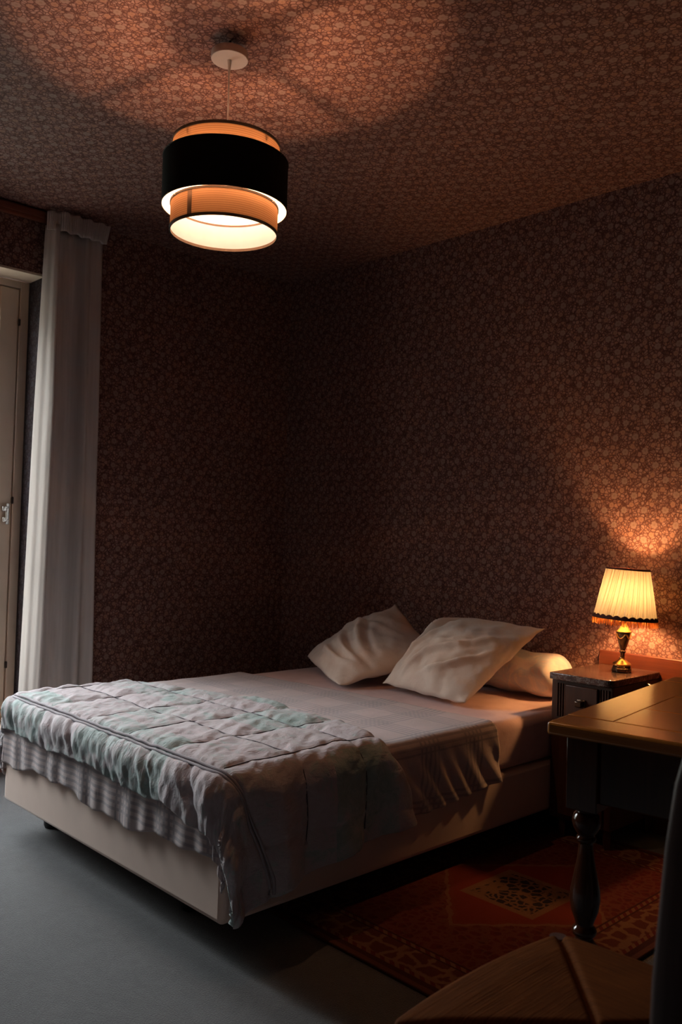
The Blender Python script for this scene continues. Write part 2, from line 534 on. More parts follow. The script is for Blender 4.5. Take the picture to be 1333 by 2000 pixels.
def tube(bm, pts, rad, seg=10, cap=True):
    pts = [Vector(p) for p in pts]
    rings = []
    n = len(pts)
    up = Vector((0, 0, 1))
    for i, p in enumerate(pts):
        d = (pts[min(i + 1, n - 1)] - pts[max(i - 1, 0)]).normalized()
        a = d.cross(up)
        if a.length < 1e-3: a = d.cross(Vector((1, 0, 0)))
        a.normalize()
        b = d.cross(a).normalized()
        r = rad[i] if isinstance(rad, (list, tuple)) else rad
        rings.append([bm.verts.new(p + a * (r * math.cos(2 * PI * k / seg)) + b * (r * math.sin(2 * PI * k / seg))) for k in range(seg)])
    for A, B in zip(rings[:-1], rings[1:]):
        for k in range(seg):
            j = (k + 1) % seg
            bm.faces.new((A[k], B[k], B[j], A[j]))
    if cap:
        bm.faces.new(rings[0]); bm.faces.new(rings[-1][::-1])

def uv_planar(me, fn):
    uvl = me.uv_layers.new(name='UVMap')
    for lp in me.loops:
        uvl.data[lp.index].uv = fn(me.vertices[lp.vertex_index].co)

def grid_mesh(name, P, UV=None, closed_u=False):
    """P: (nu, nv, 3) numpy."""
    nu, nv = P.shape[:2]
    verts = P.reshape(-1, 3)
    faces = []
    for i in range(nu if closed_u else nu - 1):
        i2 = (i + 1) % nu
        for j in range(nv - 1):
            faces.append((i * nv + j, i2 * nv + j, i2 * nv + j + 1, i * nv + j + 1))
    me = bpy.data.meshes.new(name)
    me.from_pydata([tuple(v) for v in verts], [], faces)
    if UV is not None:
        uvl = me.uv_layers.new(name='UVMap')
        fl = UV.reshape(-1, 2)
        idx = np.empty(len(me.loops), dtype=np.int32)
        me.loops.foreach_get('vertex_index', idx)
        uvl.data.foreach_set('uv', fl[idx].astype(np.float32).ravel())
    me.update()
    return me

def grid_normals(P):
    du = np.gradient(P, axis=0)
    dv = np.gradient(P, axis=1)
    n = np.cross(du, dv)
    n /= np.maximum(np.linalg.norm(n, axis=2, keepdims=True), 1e-9)
    return n

def nz3(x, y, z=0.0):
    return noise.noise(Vector((x, y, z)))

def noise_grid(A, B, fa, fb, seed=0.0, octv=2):
    out = np.zeros(A.shape)
    for i in range(A.shape[0]):
        for j in range(A.shape[1]):
            s = 0; amp = 1; f = 1
            for o in range(octv):
                s += amp * noise.noise(Vector((A[i, j] * fa * f, B[i, j] * fb * f, seed + o * 7.3)))
                amp *= 0.5; f *= 2.0
            out[i, j] = s
    return out

# ------------------------------------------------------------------ the room
CEIL = 2.616
RX, RY = 4.75, -4.4          # far sides of the room, behind and beside the camera

def wall_panel(name, polys, mat, uvfn, thick_dir, thick=0.12):
    """flat wall made from rectangles given as 4 corner tuples, thickened away from the room"""
    bm = bmesh.new()
    for q in polys:
        bm.faces.new([bm.verts.new(p) for p in q])
    bmesh.ops.remove_doubles(bm, verts=bm.verts[:], dist=1e-5)
    me = bpy.data.meshes.new(name)
    bm.to_mesh(me); bm.free()
    uv_planar(me, uvfn)
    o = mesh_obj(name, me, mat, None, False)
    tag(o, kind='structure')
    return o

f = box_obj('floor', (-0.0, RX, RY, 0.0, -0.10, 0.0), MAT['carpet'], None, 0)
tag(f, kind='structure')

bm = bmesh.new()
box(bm, -0.30, RX + 0.1, RY - 0.1, 0.1, CEIL, CEIL + 0.12)
ce = finish('ceiling', bm, MAT['paper'], None, False)
uv_planar(ce.data, lambda c: (c.x * 0.7 + c.y * 0.714, -c.x * 0.714 + c.y * 0.7) if False else (c.y, c.x))
tag(ce, kind='structure')

def wbox(name, parts, uvfn, mat=None):
    bm = bmesh.new()
    for b in parts:
        box(bm, *b)
    o = finish(name, bm, mat or MAT['paper'], None, False)
    uv_planar(o.data, uvfn)
    tag(o, kind='structure')
    return o

wbox('wall_back', [(-0.30, RX + 0.1, 0.0, 0.12, -0.1, CEIL)], lambda c: (c.x + c.y, c.z))
WT = -0.30
wbox('wall_left', [(WT, 0.0, DY1, 0.0, -0.1, CEIL), (WT, 0.0, RY, DY0, -0.1, CEIL),
                   (WT, 0.0, DY0, DY1, DZ1, CEIL), (WT, 0.0, DY0, DY1, -0.1, DZ0 - 0.02)],
     lambda c: (c.y + c.x, c.z))
wbox('wall_right', [(RX, RX + 0.1, RY, 0.0, -0.1, CEIL)], lambda c: (c.y + c.x, c.z))
wbox('wall_front', [(-0.30, RX + 0.1, RY - 0.12, RY, -0.1, CEIL)], lambda c: (c.x + c.y, c.z))

# cream lining boards of the door recess (soffit and threshold)
o = box_obj('trim_1', (-0.148, 0.004, DY0, DY1, DZ1 - 0.012, DZ1 - 0.0005), MAT['plaster'], None, 0.001)
tag(o, kind='structure')
o = box_obj('trim_2', (-0.29, 0.012, DY0 + 0.001, DY1 - 0.001, DZ0 - 0.02, DZ0), MAT['cream'], None, 0.002)
tag(o, kind='structure')

# side of the recess: the floral wallpaper pattern, tinted darker and bluer
o = box_obj('trim_3', (-0.1495, -0.0005, DY1 - 0.002, DY1 + 0.0005, DZ0 + 0.001, DZ1 - 0.013), MAT['tinted_paper'], None, 0)
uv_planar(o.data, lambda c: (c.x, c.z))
tag(o, kind='structure')

# glazed double door in the recess
door = empty('door_1', (-0.15, (DY0 + DY1) / 2, DZ0))
tag(door, kind='structure')
def dpart(name, b, mat, parent, bevel=0.003):
    """box given in world coordinates, parented to the door"""
    org = Vector((-0.15, (DY0 + DY1) / 2, DZ0))
    bm = bmesh.new()
    for q in (b if isinstance(b, list) else [b]):
        box(bm, q[0] - org.x, q[1] - org.x, q[2] - org.y, q[3] - org.y, q[4] - org.z, q[5] - org.z)
    return finish(name, bm, mat, parent, True, 40, bevel)
FX0, FX1 = -0.215, -0.150
ft = DZ1 - 0.013
FW = 0.044
dpart('door_frame', [(FX0, FX1, DY1 - FW, DY1 - 0.001, DZ0 + 0.001, ft), (FX0, FX1, DY0 + 0.001, DY0 + FW, DZ0 + 0.001, ft),
                     (FX0, FX1, DY0 + FW, DY1 - FW, ft - 0.034, ft), (FX0, FX1, DY0 + FW, DY1 - FW, DZ0 + 0.001, DZ0 + 0.050),
                     (FX0, FX0 + 0.010, DY1 - FW - 0.018, DY1 - FW, DZ0 + 0.05, ft - 0.034), (FX0, FX0 + 0.010, DY0 + FW, DY0 + FW + 0.018, DZ0 + 0.05, ft - 0.034),
                     (FX0, FX0 + 0.010, DY0 + FW + 0.018, DY1 - FW - 0.018, ft - 0.054, ft - 0.034), (FX0, FX0 + 0.010, DY0 + FW + 0.018, DY1 - FW - 0.018, DZ0 + 0.05, DZ0 + 0.068)], MAT['cream'], door)
lz0, lz1 = DZ0 + 0.056, ft - 0.039
ymid = (DY0 + DY1) / 2
lw = (DY1 - FW - 0.004 - (DY0 + FW + 0.004)) / 2
for k in range(2):
    y1 = DY1 - FW - 0.004 - k * lw - (0.0015 if k else 0)
    y0 = DY1 - FW - 0.004 - (k + 1) * lw + 0.0015
    SW = 0.090
    lf = dpart('door_leaf', [(FX0 + 0.012, FX1 - 0.004, y1 - SW, y1, lz0, lz1), (FX0 + 0.012, FX1 - 0.004, y0, y0 + SW, lz0, lz1),
                             (FX0 + 0.012, FX1 - 0.004, y0 + SW, y1 - SW, lz1 - 0.105, lz1), (FX0 + 0.012, FX1 - 0.004, y0 + SW, y1 - SW, lz0, lz0 + 0.16)], MAT['cream'], door, 0.005)
    gb = dpart('glazing_bead', [(FX1 - 0.022, FX1 - 0.008, y0 + SW - 0.002, y0 + SW + 0.012, lz0 + 0.16, lz1 - 0.105),
                                (FX1 - 0.022, FX1 - 0.008, y1 - SW - 0.012, y1 - SW + 0.002, lz0 + 0.16, lz1 - 0.105)], MAT['cream'], lf, 0.003)
    dpart('glass_pane', (FX0 + 0.028, FX0 + 0.032, y0 + SW - 0.004, y1 - SW + 0.004, lz0 + 0.155, lz1 - 0.10), MAT['glass'], lf, 0)
    for hz in (lz0 + 0.21, 1.25, lz1 - 0.16):
        bm = bmesh.new()
        yy = (y1 + 0.001 if k % 2 == 0 else y0 - 0.001) - ymid
        lathe(bm, [(0, hz - 0.018 - DZ0), (0.006, hz - 0.014 - DZ0), (0.006, hz + 0.014 - DZ0), (0, hz + 0.018 - DZ0)], 0.003, yy, 12)
        finish('hinge', bm, MAT['iron'], lf)
    if k == 0:
        # latch with keep plate and turning lever, near the hinge stile as in the photograph
        hz = 1.185 - DZ0
        yh = y1 - ymid - 0.028
        bm = bmesh.new()
        box(bm, -0.004, 0.002, yh + 0.002, yh + 0.018, hz - 0.05, hz + 0.05)
        hp = finish('handle_plate', bm, MAT['chrome'], lf, True, 40, 0.002)
        bm = bmesh.new()
        box(bm, 0.0, 0.022, yh - 0.022, yh + 0.006, hz + 0.012, hz + 0.036)
        box(bm, 0.0, 0.016, yh - 0.018, yh + 0.004, hz - 0.040, hz - 0.016)
        box(bm, 0.012, 0.024, yh - 0.006, yh + 0.008, hz - 0.03, hz + 0.03)
        finish('latch', bm, MAT['chrome'], hp, True, 40, 0.004)

# ------------------------------------------------------------------ curtain and its rail
bm = bmesh.new()
box(bm, 0.001, 0.030, -2.90, -1.275, 2.560, CEIL - 0.004)
box(bm, 0.030, 0.040, -2.90, -1.275, 2.574, CEIL - 0.012)
rail = finish('curtain_rail', bm, MAT['railwood'], None, True, 40, 0.003)
tag(rail, 'red-brown wooden rail along the top of the wall carrying the curtain', 'rail')

cur = empty('curtain', (0.10, -1.42, 0.02))
tag(cur, 'long white gathered curtain hanging beside the glazed door', 'curtain')
# plan of the folds: (fraction along the width, distance from wall)
plan = [(0.00, 0.045), (0.025, 0.085), (0.05, 0.100), (0.085, 0.135), (0.13, 0.165), (0.155, 0.162), (0.175, 0.12), (0.195, 0.075), (0.26, 0.056), (0.34, 0.062), (0.41, 0.052),
        (0.48, 0.066), (0.54, 0.060), (0.585, 0.085), (0.63, 0.140), (0.67, 0.150), (0.71, 0.138), (0.75, 0.10), (0.80, 0.090), (0.86, 0.105), (0.93, 0.115), (1.00, 0.07)]
pa = np.array(plan)
# arc-length parameter
seg = np.hypot(np.diff(pa[:, 0]) * 0.36, np.diff(pa[:, 1]))
al = np.concatenate([[0], np.cumsum(seg)]); al /= al[-1]
nu, nv = 160, 90
u = np.linspace(0, 1, nu)
fr = np.interp(u, al, pa[:, 0]); dp = np.interp(u, al, pa[:, 1])
def smooth1(a, n=5):
    b = np.pad(a, n, mode='edge')
    return np.convolve(b, np.ones(2 * n + 1) / (2 * n + 1), mode='valid')
fr = smooth1(fr, 2); dp = smooth1(dp, 2)
ZT, ZB = 2.535, 0.03
P = np.zeros((nu, nv, 3))
for j, t in enumerate(np.linspace(0, 1, nv)):
    z = ZT + (ZB - ZT) * t
    yl = -1.558 + (-1.598 + 1.558) * min(1, t * 1.15)
    yr = -1.272 + (-1.240 + 1.272) * t
    fold = 0.55 + 0.45 * min(1, t * 3.0)
    for i in range(nu):
        x = 0.075 + (dp[i] - 0.075) * fold
        y = yl + (yr - yl) * fr[i]
        x += 0.008 * nz3(u[i] * 9, t * 2.2, 1.0) * (0.3 + t) + 0.0012 * math.sin(u[i] * 90 + 2 * t)
        y += 0.010 * nz3(u[i] * 5, t * 2.0, 5.0) * t
        P[i, j] = (x, y, z)
P -= np.array((0.10, -1.42, 0.02))
me = grid_mesh('drape', P)
o = mesh_obj('drape', me, MAT['curtain'], cur, True, 0)
sm = o.modifiers.new('thick', 'SOLIDIFY'); sm.thickness = 0.0015; sm.offset = 0
# pleated heading tape, flaring outwards at its free end
nu, nv = 240, 10
P = np.zeros((nu, nv, 3))
for i, uu in enumerate(np.linspace(0, 1, nu)):
    for j, t in enumerate(np.linspace(0, 1, nv)):
        z = 2.594 - 0.088 * t - 0.008 * uu
        y = -1.562 + 0.278 * uu + 0.012 * uu ** 3 * (1 - t)
        x = 0.085 + 0.050 * min(1, uu * 5) + 0.012 * math.sin(uu * 2 * PI * 5) + 0.0045 * math.sin(uu * 2 * PI * 42) + 0.012 * uu ** 4 * (1 - t)
        P[i, j] = (x, y, z)
P -= np.array((0.10, -1.42, 0.02))
me = grid_mesh('heading_tape', P)
o = mesh_obj('heading_tape', me, MAT['curtain'], cur, True, 0)
sm = o.modifiers.new('thick', 'SOLIDIFY'); sm.thickness = 0.003; sm.offset = 0

# ------------------------------------------------------------------ bed
BX0, BX1, BY0, BY1 = 0.702, 2.088, -1.925, -0.03
bed = empty('bed_base', ((BX0 + BX1) / 2, (BY0 + BY1) / 2, 0))
tag(bed, 'low beige upholstered double bed base standing on the carpet', 'bed')
bc = Vector(((BX0 + BX1) / 2, (BY0 + BY1) / 2, 0))
bm = bmesh.new()
hx, hy = (BX1 - BX0) / 2, (BY1 - BY0) / 2
box(bm, -hx, hx, -hy, hy, 0.10, 0.288)
finish('upholstered_frame', bm, MAT['base'], bed, True, 40, 0.016, 4)
for sx_, sy_ in ((-1, -1), (1, -1), (-1, 1), (1, 1)):
    bm = bmesh.new()
    px = sx_ * (hx - 0.12) if sx_ < 0 else hx - 0.34
    lathe(bm, [(0, 0.0), (0.026, 0.0), (0.030, 0.01), (0.034, 0.099), (0, 0.099)], px, sy_ * (hy - 0.14), 20)
    finish('leg', bm, MAT['black'], bed)

# mattress in its fitted sheet
mt = 0.472
def rounded_slab(x0, x1, y0, y1, z0, z1, r, n=60, m=80, wob=0.003, seed=0):
    """closed rounded slab from a superellipse-like section grid"""
    bm = bmesh.new()
    box(bm, x0, x1, y0, y1, z0, z1)
    bmesh.ops.bevel(bm, geom=bm.edges[:], offset=r, segments=5, profile=0.5, affect='EDGES')
    bmesh.ops.subdivide_edges(bm, edges=[e for e in bm.edges if e.calc_length() > 0.25], cuts=24, use_grid_fill=True)
    for v in bm.verts:
        v.co.z += wob * nz3(v.co.x * 6, v.co.y * 6, seed) * (1 if v.co.z > (z0 + z1) / 2 else 0)
    return bm
mo = empty('mattress', (bc.x, bc.y, 0.289))
tag(mo, 'thick mattress in a pale pink fitted sheet lying on the beige bed base', 'mattress')
bm = rounded_slab(-hx + 0.008, hx - 0.008, -hy + 0.012, hy - 0.004, 0.0, mt - 0.289, 0.038)
finish('fitted_sheet', bm, MAT['sheet'], mo, True, 60)

# --- draping of covers over the mattress
def wrap(d, r):
    a = np.clip(d / r, 0, PI / 2)
    hor = r * np.sin(a)
    drop = r * (1 - np.cos(a)) + np.maximum(0, d - r * PI / 2)
    return hor, drop

def drape(S, T, top, r, foot=BY0, right=BX1, left=BX0, out=0.0):
    """S: world X like coordinate along the flat cloth, T: world Y like coordinate; beyond the bed's edges the cloth hangs"""
    xr, xl, yf = right - r + out, left + r - out, foot + r - out
    dx = np.maximum(0, S - xr) - np.maximum(0, xl - S)
    dy = -np.maximum(0, yf - T)
    rho = np.hypot(dx, dy)
    phi = np.arctan2(np.abs(dy), np.abs(dx) + 1e-9)
    rho = rho * (1 - 0.14 * np.sin(2 * phi))
    hor, drop = wrap(rho, r)
    flat = np.maximum(np.hypot(dx, dy), 1e-9)
    X = np.clip(S, xl, xr) + hor * dx / flat
    Y = np.maximum(T, yf) + hor * dy / flat
    Z = top - drop
    return X, Y, Z, rho, dx / flat, dy / flat

# checked blanket
ns, ntt = 230, 190
sv = np.linspace(0, 1, ns); tv = np.linspace(0, 1, ntt)
SS, TT = np.meshgrid(sv, tv, indexing='ij')
r_b = 0.034
top_b = mt + 0.007
hemY = np.interp(sv, [0, 0.25, 0.55, 0.75, 1.0], [-0.86, -0.82, -0.77, -0.76, -0.725])[:, None]
footo = (0.214 + 0.014 * np.sin(sv * 13 + 0.5) + 0.007 * np.sin(sv * 41 + 1))[:, None]
T = (BY0 - footo) + TT * (hemY - BY0 + footo)
ro = np.interp(T, [-1.95, -1.1, -0.7], [0.235, 0.228, 0.195])
lo = 0.22
S = np.where(SS < 0.08, BX0 - lo * (1 - SS / 0.08), np.where(SS > 0.88, BX1 + ro * (SS - 0.88) / 0.12, BX0 + (BX1 - BX0) * (SS - 0.08) / 0.80))
X, Y, Z, rho, ux, uy = drape(S, T, top_b, r_b, out=0.006)
P = np.stack([X, Y, Z], 2)
N = grid_normals(P)
hang = np.clip((rho - 0.03) / 0.15, 0, 1)
# slanting gathers on the side, straight ones at the foot
g1 = np.sin((T * 1.0 + (Z - 0.4) * 0.75) * 2 * PI / 0.085 + 2.5 * noise_grid(T, Z, 4, 4, 3.0, 1))
g2 = np.sin(S * 2 * PI / 0.10 + 3.0 * noise_grid(S, Z, 4, 3, 8.0, 1))
side = np.abs(ux) > np.abs(uy)
h = 0.0022 * noise_grid(S, T, 9, 9, 2.0, 2) + hang * np.where(side, 0.0085 * (g1 * 0.7 + 0.3), 0.0060 * (g2 * 0.6 + 0.4)) + 0.004 * hang
h += 0.0022 * np.exp(-((T - hemY) / 0.02) ** 2)
P = P + N * h[:, :, None] * np.sign(N[ns // 2, ntt // 2, 2])
UV = np.stack([S, T], 2)
org = np.array((bc.x, bc.y, top_b))
me = grid_mesh('checked_blanket', P - org, UV)
bl = mesh_obj('checked_blanket', me, MAT['plaid'], None, True, 0)
bl.location = org
sm = bl.modifiers.new('thick', 'SOLIDIFY'); sm.thickness = 0.004; sm.offset = 1 if N[ns // 2, ntt // 2, 2] > 0 else -1
tag(bl, 'thin checked blanket in mauve and grey spread under the quilt', 'blanket')

# patchwork quilt
ns, ntt = 330, 190
sv = np.linspace(0, 1, ns); tv = np.linspace(0, 1, ntt)
SS, TT = np.meshgrid(sv, tv, indexing='ij')
r_q = 0.075
top_q = mt + 0.030
QF = BY0 - 0.012
headY = np.interp(sv, [0, 0.2, 0.32, 0.45, 0.60, 0.72, 0.82, 1.0], [-1.40, -1.36, -1.30, -1.215, -1.225, -1.27, -1.29, -1.17])[:, None]
headY = headY + 0.012 * np.sin(sv * 30)[:, None]
footo = np.interp(sv, [0, 0.1, 0.2, 0.5, 0.68, 0.76, 0.82, 1.0], [0.16, 0.12, 0.102, 0.104, 0.118, 0.145, 0.16, 0.15])[:, None] + 0.006 * np.sin(sv * 25)[:, None] + 0.004 * np.sin(sv * 61 + 1)[:, None]
T = (QF - footo) + TT * (headY - QF + footo)
ro = np.interp(T, [-2.0, -1.93, -1.73, -1.58, -1.45, -1.32, -1.15], [0.385, 0.377, 0.330, 0.297, 0.282, 0.265, 0.261])
SL, SR = 0.13, 0.79
S = np.where(SS < SL, BX0 - 0.26 * (1 - SS / SL), np.where(SS > SR, BX1 + ro * (SS - SR) / (1 - SR), BX0 + (BX1 - BX0) * (SS - SL) / (SR - SL)))
X, Y, Z, rho, ux, uy = drape(S, T, top_q, r_q, foot=QF, right=BX1 + 0.012, left=BX0 - 0.012, out=0.010)
# the top layer swells a little towards its middle
P = np.stack([X, Y, Z], 2)
N = grid_normals(P)
sgn = np.sign(N[ns // 2, ntt // 2, 2])
N *= sgn
hang = np.clip((rho - 0.05) / 0.16, 0, 1)
SEAM = QF + 0.022
seamline = SEAM + np.clip((S - BX1) / 0.3, 0, 1) * 0.13
lines_s = [0.50, 0.76, 1.03, 1.29, 1.55, 1.79, 2.04, 2.29]
lines_t = [-1.66, -1.42]
wobs = 0.022 * noise_grid(S, T, 5, 5, 11.0, 1)
wobt = 0.022 * noise_grid(S, T, 5, 5, 21.0, 1)
dl = np.full(S.shape, 9.0)
for L in lines_s:
    dl = np.minimum(dl, np.where(T > seamline, np.abs(S - L + wobs), 9))
for L in lines_t:
    dl = np.minimum(dl, np.abs(T - L + wobt))
dseam = np.abs(T - seamline)
puff = 1 - np.exp(-dl / 0.022)
border = T < seamline
bl_lines = np.full(S.shape, 9.0)
for L in np.arange(0.55, 2.4, 0.23):
    bl_lines = np.minimum(bl_lines, np.abs(S - L + (T - SEAM) * 0.5 + wobs))
puff = np.where(border, 1 - np.exp(-bl_lines / 0.02), puff)
puff = np.minimum(puff, 1 - 0.95 * np.exp(-(dseam / 0.012) ** 2))
wr = noise_grid(S, T, 11, 11, 4.0, 3)
gather = np.sin(S * 2 * PI / 0.052 + 5.0 * noise_grid(S, T, 5, 5, 9.0, 1))
crease = noise_grid(S * 1.0 + T * 0.6, T, 24, 4, 6.0, 2)
crease2 = noise_grid(S + 0.6 * T, T - 0.3 * S, 34, 20, 31.0, 2)
h = 0.011 * puff + 0.006 * wr + 0.0028 * crease2 + np.where(border, (0.0010 * gather + 0.0060 * crease) * np.clip((SEAM - T) / 0.05, 0, 1), 0.003 * crease)
sidehang = hang * (np.abs(ux) > np.abs(uy))
h += sidehang * (0.012 * np.sin(T * 2 * PI / 0.26 + 1.0 + 2.0 * noise_grid(T, Z, 3, 3, 14.0, 1)) + 0.008 * noise_grid(T, Z, 9, 5, 17.0, 2) + 0.012)
corner = np.clip(1 - np.abs(np.arctan2(np.abs(uy), ux) - 0.5) / 0.5, 0, 1) * hang * (ux > 0)
h += corner * (0.020 + 0.012 * np.sin(Z * 2 * PI / 0.13 + 0.8))
# the head edge rolls down onto the blanket
edge = np.clip((headY - T) / 0.05, 0, 1)
P = P + N * h[:, :, None]
lift = (1 - np.sqrt(np.clip(1 - (1 - edge) ** 2, 0, 1)))
P = P - N * (lift * 0.028)[:, :, None]
UV = np.stack([S, T], 2)
org = np.array((bc.x, -1.6, top_q))
me = grid_mesh('cover', P - org, UV)
qe = empty('patchwork_quilt', tuple(org))
tag(qe, 'padded mauve and mint green patchwork quilt over the foot of the bed', 'quilt')
qo = mesh_obj('cover', me, MAT['quilt'], qe, True, 0)
sm = qo.modifiers.new('thick', 'SOLIDIFY'); sm.thickness = 0.016; sm.offset = -1 * sgn
def qpoint(s, t, extra):
    X, Y, Z, rho, ux, uy = drape(np.array([[s]]), np.array([[t]]), top_q, r_q, foot=QF, right=BX1 + 0.012, left=BX0 - 0.012, out=0.010)
    # nearest cover vertex gives the puffed height
    d2 = (S - s) ** 2 + (T - t) ** 2
    i, j = np.unravel_index(np.argmin(d2), d2.shape)
    return P[i, j] + N[i, j] * extra - org
# double piping along the border seam
bm = bmesh.new()
for off in (-0.006, 0.006):
    pts = []
    for s in np.linspace(BX0 - 0.16, BX1 + 0.33, 120):
        tl = SEAM + min(1, max(0, (s - BX1) / 0.3)) * 0.13
        pts.append(qpoint(s, tl + off, 0.0025))
    # light smoothing keeps the cord round
    pts = np.array(pts)
    for _ in range(2):
        pts[1:-1] = (pts[:-2] + 2 * pts[1:-1] + pts[2:]) / 4
    tube(bm, [tuple(p) for p in pts], 0.0042, 8)
finish('piping', bm, MAT['piping'], qe)
# dark quilting thread in the seams
bm = bmesh.new()
def seam_thread(pts_st):
    pts = np.array([qpoint(s, t, 0.0015) for s, t in pts_st])
    for _ in range(2):
        pts[1:-1] = (pts[:-2] + 2 * pts[1:-1] + pts[2:]) / 4
    tube(bm, [tuple(p) for p in pts], 0.0016, 5)
def trace_s(L):
    out = []
    for t in np.linspace(SEAM + 0.012, -1.30, 46):
        m = np.abs(T - t) < 0.006
        cand = np.abs(S - L + wobs) + np.where(m, 0, 9)
        i, j = np.unravel_index(np.argmin(cand), cand.shape)
        out.append((S[i, j], T[i, j]))
    return out
def trace_t(L):
    out = []
    for s in np.linspace(BX0 - 0.1, BX1 + 0.24, 80):
        m = np.abs(S - s) < 0.006
        cand = np.abs(T - L + wobt) + np.where(m, 0, 9)
        i, j = np.unravel_index(np.argmin(cand), cand.shape)
        out.append((S[i, j], T[i, j]))
    return out
for L in lines_s[1:7]:
    seam_thread(trace_s(L))
for L in lines_t:
    seam_thread(trace_t(L))
finish('stitching', bm, MAT['stitch'], qe)

# ------------------------------------------------------------------ bolster and pillows
bo = empty('bolster', (1.36, -0.137, mt + 0.009))
tag(bo, 'long round bolster in pastel floral cotton lying against the papered wall', 'bolster')
nu, nv = 120, 48
P = np.zeros((nu, nv, 3))
for i, uu in enumerate(np.linspace(0, 1, nu)):
    x = -0.655 + 1.31 * uu
    e = min(uu, 1 - uu) * 1.31
    rr = 0.092 * (1 - max(0, 1 - e / 0.075) ** 2.6 * 0.985)
    for j in range(nv):
        a = 2 * PI * j / (nv - 1)
        r2 = rr * (1 + 0.06 * nz3(uu * 16, math.cos(a) * 1.4, math.sin(a) * 1.4)) * (1 + 0.03 * math.sin(uu * 46 + 3 * math.sin(a)))
        P[i, j] = (x, r2 * 1.10 * math.cos(a), 0.089 + r2 * 0.96 * math.sin(a))
P[:, -1] = P[:, 0]
me = grid_mesh('bolster_cover', P)
bmx = bmesh.new(); bmx.from_mesh(me)
bmesh.ops.remove_doubles(bmx, verts=bmx.verts[:], dist=1e-5)
es = [e for e in bmx.edges if e.is_boundary]
bmesh.ops.holes_fill(bmx, edges=es)
finish('bolster_cover', bmx, MAT['bolster'], bo, True, 60)

def pillow(name, label, corners, thick, seed, creases, extra=None):
    """square pillow spanned by four world corners (bottom left, bottom right, top right, top left)"""
    BL, BR, TR, TL = [np.array(c, float) for c in corners]
    n = 72
    a = np.linspace(-1, 1, n)
    U, V = np.meshgrid(a, a, indexing='ij')
    # sides bow in between the pointed corners
    bow = 0.045
    Ub = U * (1 - bow * (1 - V ** 2) * np.abs(U) ** 1.5)
    Vb = V * (1 - bow * (1 - U ** 2) * np.abs(V) ** 1.5)
    p, q = (Ub + 1) / 2, (Vb + 1) / 2
    base = ((1 - p) * (1 - q))[..., None] * BL + (p * (1 - q))[..., None] * BR + (p * q)[..., None] * TR + ((1 - p) * q)[..., None] * TL
    nrm = np.cross(BR - BL, TL - BL); nrm /= np.linalg.norm(nrm)
    hgt = np.clip((1 - U ** 2), 0, 1) ** 0.55 * np.clip((1 - V ** 2), 0, 1) ** 0.55
    hgt = hgt * (1 - 0.18 * (U ** 2 + V ** 2))
    cr = np.zeros(U.shape)
    for (u0, v0, ang, ln, wd, amp) in creases:
        c, s = math.cos(ang), math.sin(ang)
        du, dv = U - u0, V - v0
        al_ = du * c + dv * s; ac = -du * s + dv * c + 0.10 * np.sin(al_ * 3 + u0 * 5)
        cr += 2.5 * amp * np.exp(-(al_ / ln) ** 2) * (np.exp(-(ac / wd) ** 2) - 0.8 * np.exp(-((ac - wd * 1.7) / wd) ** 2))
    nzg = noise_grid(U, V, 2.0, 2.0, seed, 3)
    rim = np.clip(hgt * 2.2, 0, 1)
    up = thick * hgt + rim * (cr + 0.010 * nzg)
    dn = -thick * 0.55 * hgt
    rimw = 0.011 * noise_grid(U, V, 3.0, 3.0, seed + 4, 2)
    # the lower edge sags forward between its corners
    sag = 0.032 * (1 - U ** 2) * np.clip((-V - 0.3) / 0.7, 0, 1) ** 1.5
    base = base + ((BL - TL) / np.linalg.norm(BL - TL)) * np.array((1, 1, 0)) * sag[..., None]
    wob = 0.010 * noise_grid(U, V, 1.6, 1.6, seed + 11, 1) * np.maximum(np.abs(U), np.abs(V)) ** 4
    base = base + ((base - (BL + BR + TR + TL) / 4) * wob[..., None] * 3)
    top = base + nrm * (up + rimw)[..., None]
    bot = base + nrm * (dn + rimw)[..., None]
    cen = (BL + BR + TR + TL) / 4
    org = np.array((cen[0], cen[1], min(BL[2], BR[2])))
    m1 = grid_mesh('a', top - org); m2 = grid_mesh('b', bot - org)
    bmx = bmesh.new(); bmx.from_mesh(m1); bmx.from_mesh(m2)
    bpy.data.meshes.remove(m1); bpy.data.meshes.remove(m2)
    bmesh.ops.remove_doubles(bmx, verts=bmx.verts[:], dist=2e-4)
    o = finish(name, bmx, MAT['pillow'], None, True, 0)
    o.location = org
    tag(o, label, 'pillow', 'square cream pillows at the head of the bed')
    return o

pillow('pillow', 'creased square cream pillow at the front, propped against the bolster towards the lamp',
       [(1.375, -0.575, 0.500), (1.850, -0.610, 0.492), (1.945, -0.225, 0.772), (1.405, -0.215, 0.768)], 0.112, 3.0,
       [(-0.45, 0.35, 0.75, 0.55, 0.05, 0.014), (-0.05, 0.45, 0.9, 0.40, 0.05, 0.012), (0.0, -0.3, 0.75, 0.55, 0.055, 0.013),
        (-0.6, -0.2, 0.7, 0.4, 0.05, 0.011), (0.35, -0.45, 0.65, 0.45, 0.05, 0.010), (0.25, 0.1, 0.5, 0.5, 0.07, 0.006), (-0.25, -0.62, 0.85, 0.25, 0.04, 0.009)])
pillow('pillow', 'square cream pillow in shadow, half hidden behind the creased front pillow',
       [(0.725, -0.430, 0.525), (1.275, -0.735, 0.492), (1.450, -0.250, 0.590), (1.060, -0.165, 0.800)], 0.110, 9.0,
       [(0.2, -0.6, 0.2, 0.4, 0.06, 0.012), (0.3, -0.35, -0.1, 0.5, 0.06, 0.010), (-0.4, 0.1, 0.6, 0.5, 0.08, 0.007), (0.1, 0.0, -0.2, 0.6, 0.08, 0.008)])

